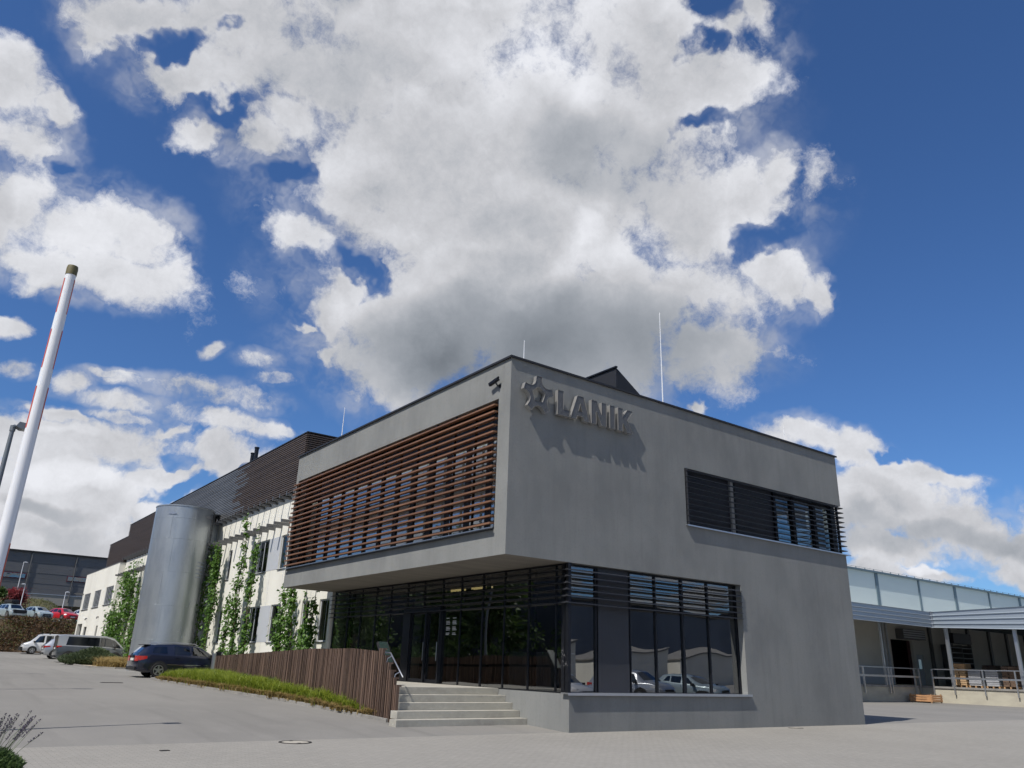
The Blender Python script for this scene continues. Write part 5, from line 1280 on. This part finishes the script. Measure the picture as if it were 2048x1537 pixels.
MB().box(56.2,20.24,1.2,56.75,20.3,4.8).box(59.4,20.24,1.2,59.9,20.3,4.8).build('strip_curtain', mat('dark_red_door', (.07,.022,.02), .7), WH)
rk = thing('storage_rack', 'dark rack of shelves against the dock wall', 'rack', (66, 19, 1.15))
each('upright', [(x-.05,18.7,1.16,x+.05,19.6,4.7) for x in (64.2,66.3,68.2)], M['bracket'], rk)
for k in range(8): MB().box(64.2,18.7,1.35+k*.44,68.2,19.6,1.41+k*.44).build('shelf', M['grey_panel'], rk)
# dock railings
rg = thing('dock_railing', 'pale steel railing along the shaded side of the loading dock', 'railing', (47, 15.7, .6))
for x in (43.8,47.25,47.6,51.0,51.75): MB().box(x-.04,15.60,.60,x+.04,15.70,2.42).build('post', M['silver'], rg)
MB().box(40,15.62,2.36,51.8,15.68,2.42).build('top_rail', M['silver'], rg); MB().box(40,15.63,1.72,51.8,15.67,1.86).build('mid_rail', M['silver'], rg)
rg = thing('dock_railing', 'pale steel railing along the sunlit side of the dock before the stacked pallets', 'railing', (51.85, 10, .6))
for y in (14.7,13.15,11.0,8.82,6.6,4.4): MB().box(51.80,y-.04,.62,51.90,y+.04,2.42).build('post', M['silver'], rg)
MB().box(51.82,2,2.36,51.88,14.7,2.42).build('top_rail', M['silver'], rg); MB().box(51.83,2,1.72,51.87,14.7,1.84).build('mid_rail', M['silver'], rg)
# pallets and goods
M['pallet_wood'] = mat('pallet_wood', (.40,.25,.13), .8, vary=[((3,3,8),4,(.28,.17,.09),.4,.7,.9)])
M['crate_wood'] = mat('crate_wood', (.50,.27,.13), .75, vary=[((3,3,8),4,(.36,.19,.09),.4,.7,.9)])
def pallet(mb, x, y, z, w_=1.2, d=.8):
    for k in range(3): mb.box(x, y+k*(d-.1)/2, z+.1, x+w_, y+k*(d-.1)/2+.1, z+.144)
    for k in range(3):
        for j in range(3): mb.box(x+j*(w_-.14)/2, y+k*(d-.1)/2, z, x+j*(w_-.14)/2+.14, y+k*(d-.1)/2+.1, z+.1)
def sacks(name, label, x, y, z, ht, m, seed, col_mat=None, brick=True, top=None):
    g = thing(name, label, 'pallet load', (x, y, z)); rnd = random.Random(seed)
    p = MB(); pallet(p, x, y, z, 1.2, .95); p.build('pallet', M['pallet_wood'], g)
    mb = MB(); zz = z+.145; k = 0
    while zz < z+ht-.1:
        n = 2 if brick else 1
        for j in range(n):
            y0 = y+j*.95/n+rnd.uniform(-.02,.02); yw = .95/n-.012
            if brick and k % 2: mb.bevel_box(x+rnd.uniform(-.03,.03), y0, zz, x+1.18, y0+yw, zz+.135, .035)
            else: mb.bevel_box(x+rnd.uniform(-.03,.03), y+.02+j*(.5 if n > 1 else 0), zz, x+1.19, y+.02+(.44 if n > 1 else .9)+j*.47, zz+.135, .035)
        zz += .142; k += 1
    mb.build('sacks', m, g)
    if top: MB().bevel_box(x, y, zz+.002, x+1.15, y+.95, zz+.3, .03).build('top_box', M['pallet_wood'] if top == 1 else top, g)
    return g
M['sack_brown'] = mat('paper_sack', (.42,.29,.17), .8, vary=[((4,4,4),4,(.32,.21,.12),.4,.7,.8)])
M['wrap_grey'] = mat('grey_stretch_wrap', (.34,.35,.38), .3, vary=[((4,4,9),4,(.24,.25,.28),.4,.7,.8)])
M['dark_brick'] = mat('dark_goods', (.13,.085,.06), .8, vary=[((4,4,4),4,(.09,.06,.045),.4,.7,.8)])
sacks('sack_pallet', 'tall pallet of tan paper sacks with a brown box on top, behind the dock railing', 54, 13.2, 1.15, 1.5, M['sack_brown'], 1, top=1)
sacks('wrapped_pallet', 'grey stretch-wrapped pallet next to the tan sacks', 54, 12.1, 1.15, 1.32, M['wrap_grey'], 2, brick=False)
sacks('wrapped_pallet', 'grey stretch-wrapped pallet between another grey one and the dark brown stack', 54, 10.85, 1.15, 1.25, M['wrap_grey'], 3, brick=False)
sacks('goods_pallet', 'dark brown stack of goods nearest the second dock column', 54, 9.65, 1.15, 1.6, M['dark_brick'], 4)
sacks('goods_pallet', 'low brown load standing behind the first grey wrapped pallet', 57.5, 12.5, 1.15, 1.75, M['dark_brick'], 6)
sacks('goods_pallet', 'dark load standing behind the second grey wrapped pallet', 57.5, 11.0, 1.15, 1.7, M['dark_brick'], 7)
cr = thing('wooden_crate', 'orange-brown slatted wooden crate on the ground against the dock wall', 'crate', (51, 14.4, 0))
for x in (49.3, 50.9):
    q = MB()
    for k in range(3): q.box(x,13.75,.10+k*.16,x+.03,15.35,.22+k*.16)
    q.build('long_side', M['crate_wood'], cr)
for y in (13.70, 15.37):
    q = MB()
    for k in range(3): q.box(49.33,y,.10+k*.16,50.9,y+.03,.22+k*.16)
    q.build('end_side', M['crate_wood'], cr)
each('corner_post', [(x-.05,y-.03,0,x+.05,y+.05,.62) for x in (49.36,50.8) for y in (13.76,15.28)], M['pallet_wood'], cr)
MB().box(49.33,13.75,.06,50.9,15.35,.1).build('floor', M['pallet_wood'], cr)
# ---------------------------------------------------------------- the other side of the yard (what the glass reflects)
for src, loc, rz, lb in ((u3, (9.5,-15.5,0), 75, 'red compact car parked in the yard, nearest the corner of the block'), (u4, (14.0,-16.2,0), 82, 'white compact car in the yard between the red and the silver one'), (suv, (18.6,-16.0,0), 78, 'silver hatchback in the yard beyond the white compact car'), (u2, (23.0,-15.5,0), 80, 'ice blue compact car at the far end of the row in the yard'), (u4, (5.2,-15.8,0), 70, 'white compact car at the near end of the row in the yard')):
    dup(src, loc, R(rz), lb, 'cars parked in the yard before the block')
rh = thing('opposite_hall', 'long grey-blue hall on the far side of the yard, reflected in the shop-window glass', 'hall', (60, -60, 0))
MB().box(8,-78,0,120,-62,9.5).build('wall', mat('opposite_cladding', (.16,.18,.22), .6, vary=[((.3,.3,.05),3,(.12,.135,.165),.4,.7,.9)]), rh)
MB().box(7.8,-78,9.5,120.2,-61.8,10).build('eaves', M['coping'], rh)
MB().box(14,-61.99,0,24,-61.5,6).box(40,-61.99,0,46,-61.5,5.2).build('pale_bay', M['white_wall'], rh)
for i, (x, w_) in enumerate(((26,9),(37,8),(49,10),(62,10))):
    g = thing('lean_to_shed', ['low pale shed with sloping roof, first of the row behind the tanks','pale shed with sloping roof, second of the row across the yard','pale shed with sloping roof in front of the narrow pale bay','widest pale shed, last of the row across the yard'][i], 'shed', (x, -52, 0), group='sheds across the yard')
    MB().prism([(x,0),(x+w_,0),(x+w_,4.2),(x,2.9)], 'y', -56, -48).build('wall', M['white_wall'], g); MB().prism([(x-.2,2.92),(x+w_+.2,4.25),(x+w_+.2,4.4),(x-.2,3.07)], 'y', -56.2, -47.8).build('roof', M['kerb'], g)
for x in (20, 31):
    g = thing('storage_tank', 'horizontal silver tank on a cradle across the yard, ' + ('nearer the office block' if x == 20 else 'the one farther along the sheds'), 'tank', (x, -44, 0), group='tanks across the yard')
    MB().lathe([(.3,0),(.9,.15),(1.0,.4),(1.0,3.6),(.9,3.85),(.3,4)], (x,-44,2.0), 20, ax='x').build('vessel', M['steel'], g, smooth=True); MB().box(x+.6,-44.8,0,x+.9,-43.2,1.4).box(x+3,-44.8,0,x+3.3,-43.2,1.4).build('cradle', M['bracket'], g)
for i, (x, y, h) in enumerate(((-20,18,8),(-19,34,10.5),(-23,48,9),(-21,62,9.5),(-25,27,12),(-21,80,11),(-22,98,12))):
    tree('yard_tree', x, y, h, 3.4, M['tree_leaf'], ['smallest leafy tree across the road, nearest the lamp','leafy tree close to the hedge, opposite the ramp fence','broad leafy tree set back behind the hedge','leafy tree across the road from the tower','tall leafy tree behind the hedge, opposite the entrance','tall leafy tree across the road from the two-tone minibus','tallest leafy tree far along the road across from the crew van'][i], 60+i, 5200, .22, .34, group='trees across the road')
def hedge(x0, x1, y0, y1, h, label, seed):
    rnd = random.Random(seed); mb = MB()
    for _ in range(9000):
        x, y = rnd.uniform(x0,x1), rnd.uniform(y0,y1); p = Vector((x, y, gz(x,y)+h*(rnd.random()**.6)*(.8+.2*math.sin(y*.9)))); L = rnd.uniform(.15,.3)
        mb.leaf(p, Vector((rnd.uniform(-1,1), rnd.uniform(-1,1), rnd.uniform(-.3,1))), Vector((1,rnd.uniform(-1,1),.5)), L, L*.4)
    tag(mb.build('hedge', M['tree_leaf'], fix=False), label, 'hedge', kind='thing')
hedge(-18.5,-16,6,70,2.2,'long clipped green hedge across the road from the entrance', 3)
dh = thing('dark_red_building', 'dark building with a red band behind the hedge across the road', 'building', (-40, 30, 0))
MB().box(-52,4,0,-36,180,15).build('wall', M['dark_panel'], dh); MB().box(-35.99,4,7.2,-35.9,40,9.0).build('red_band', mat('red_band', (.30,.02,.02), .5), dh)
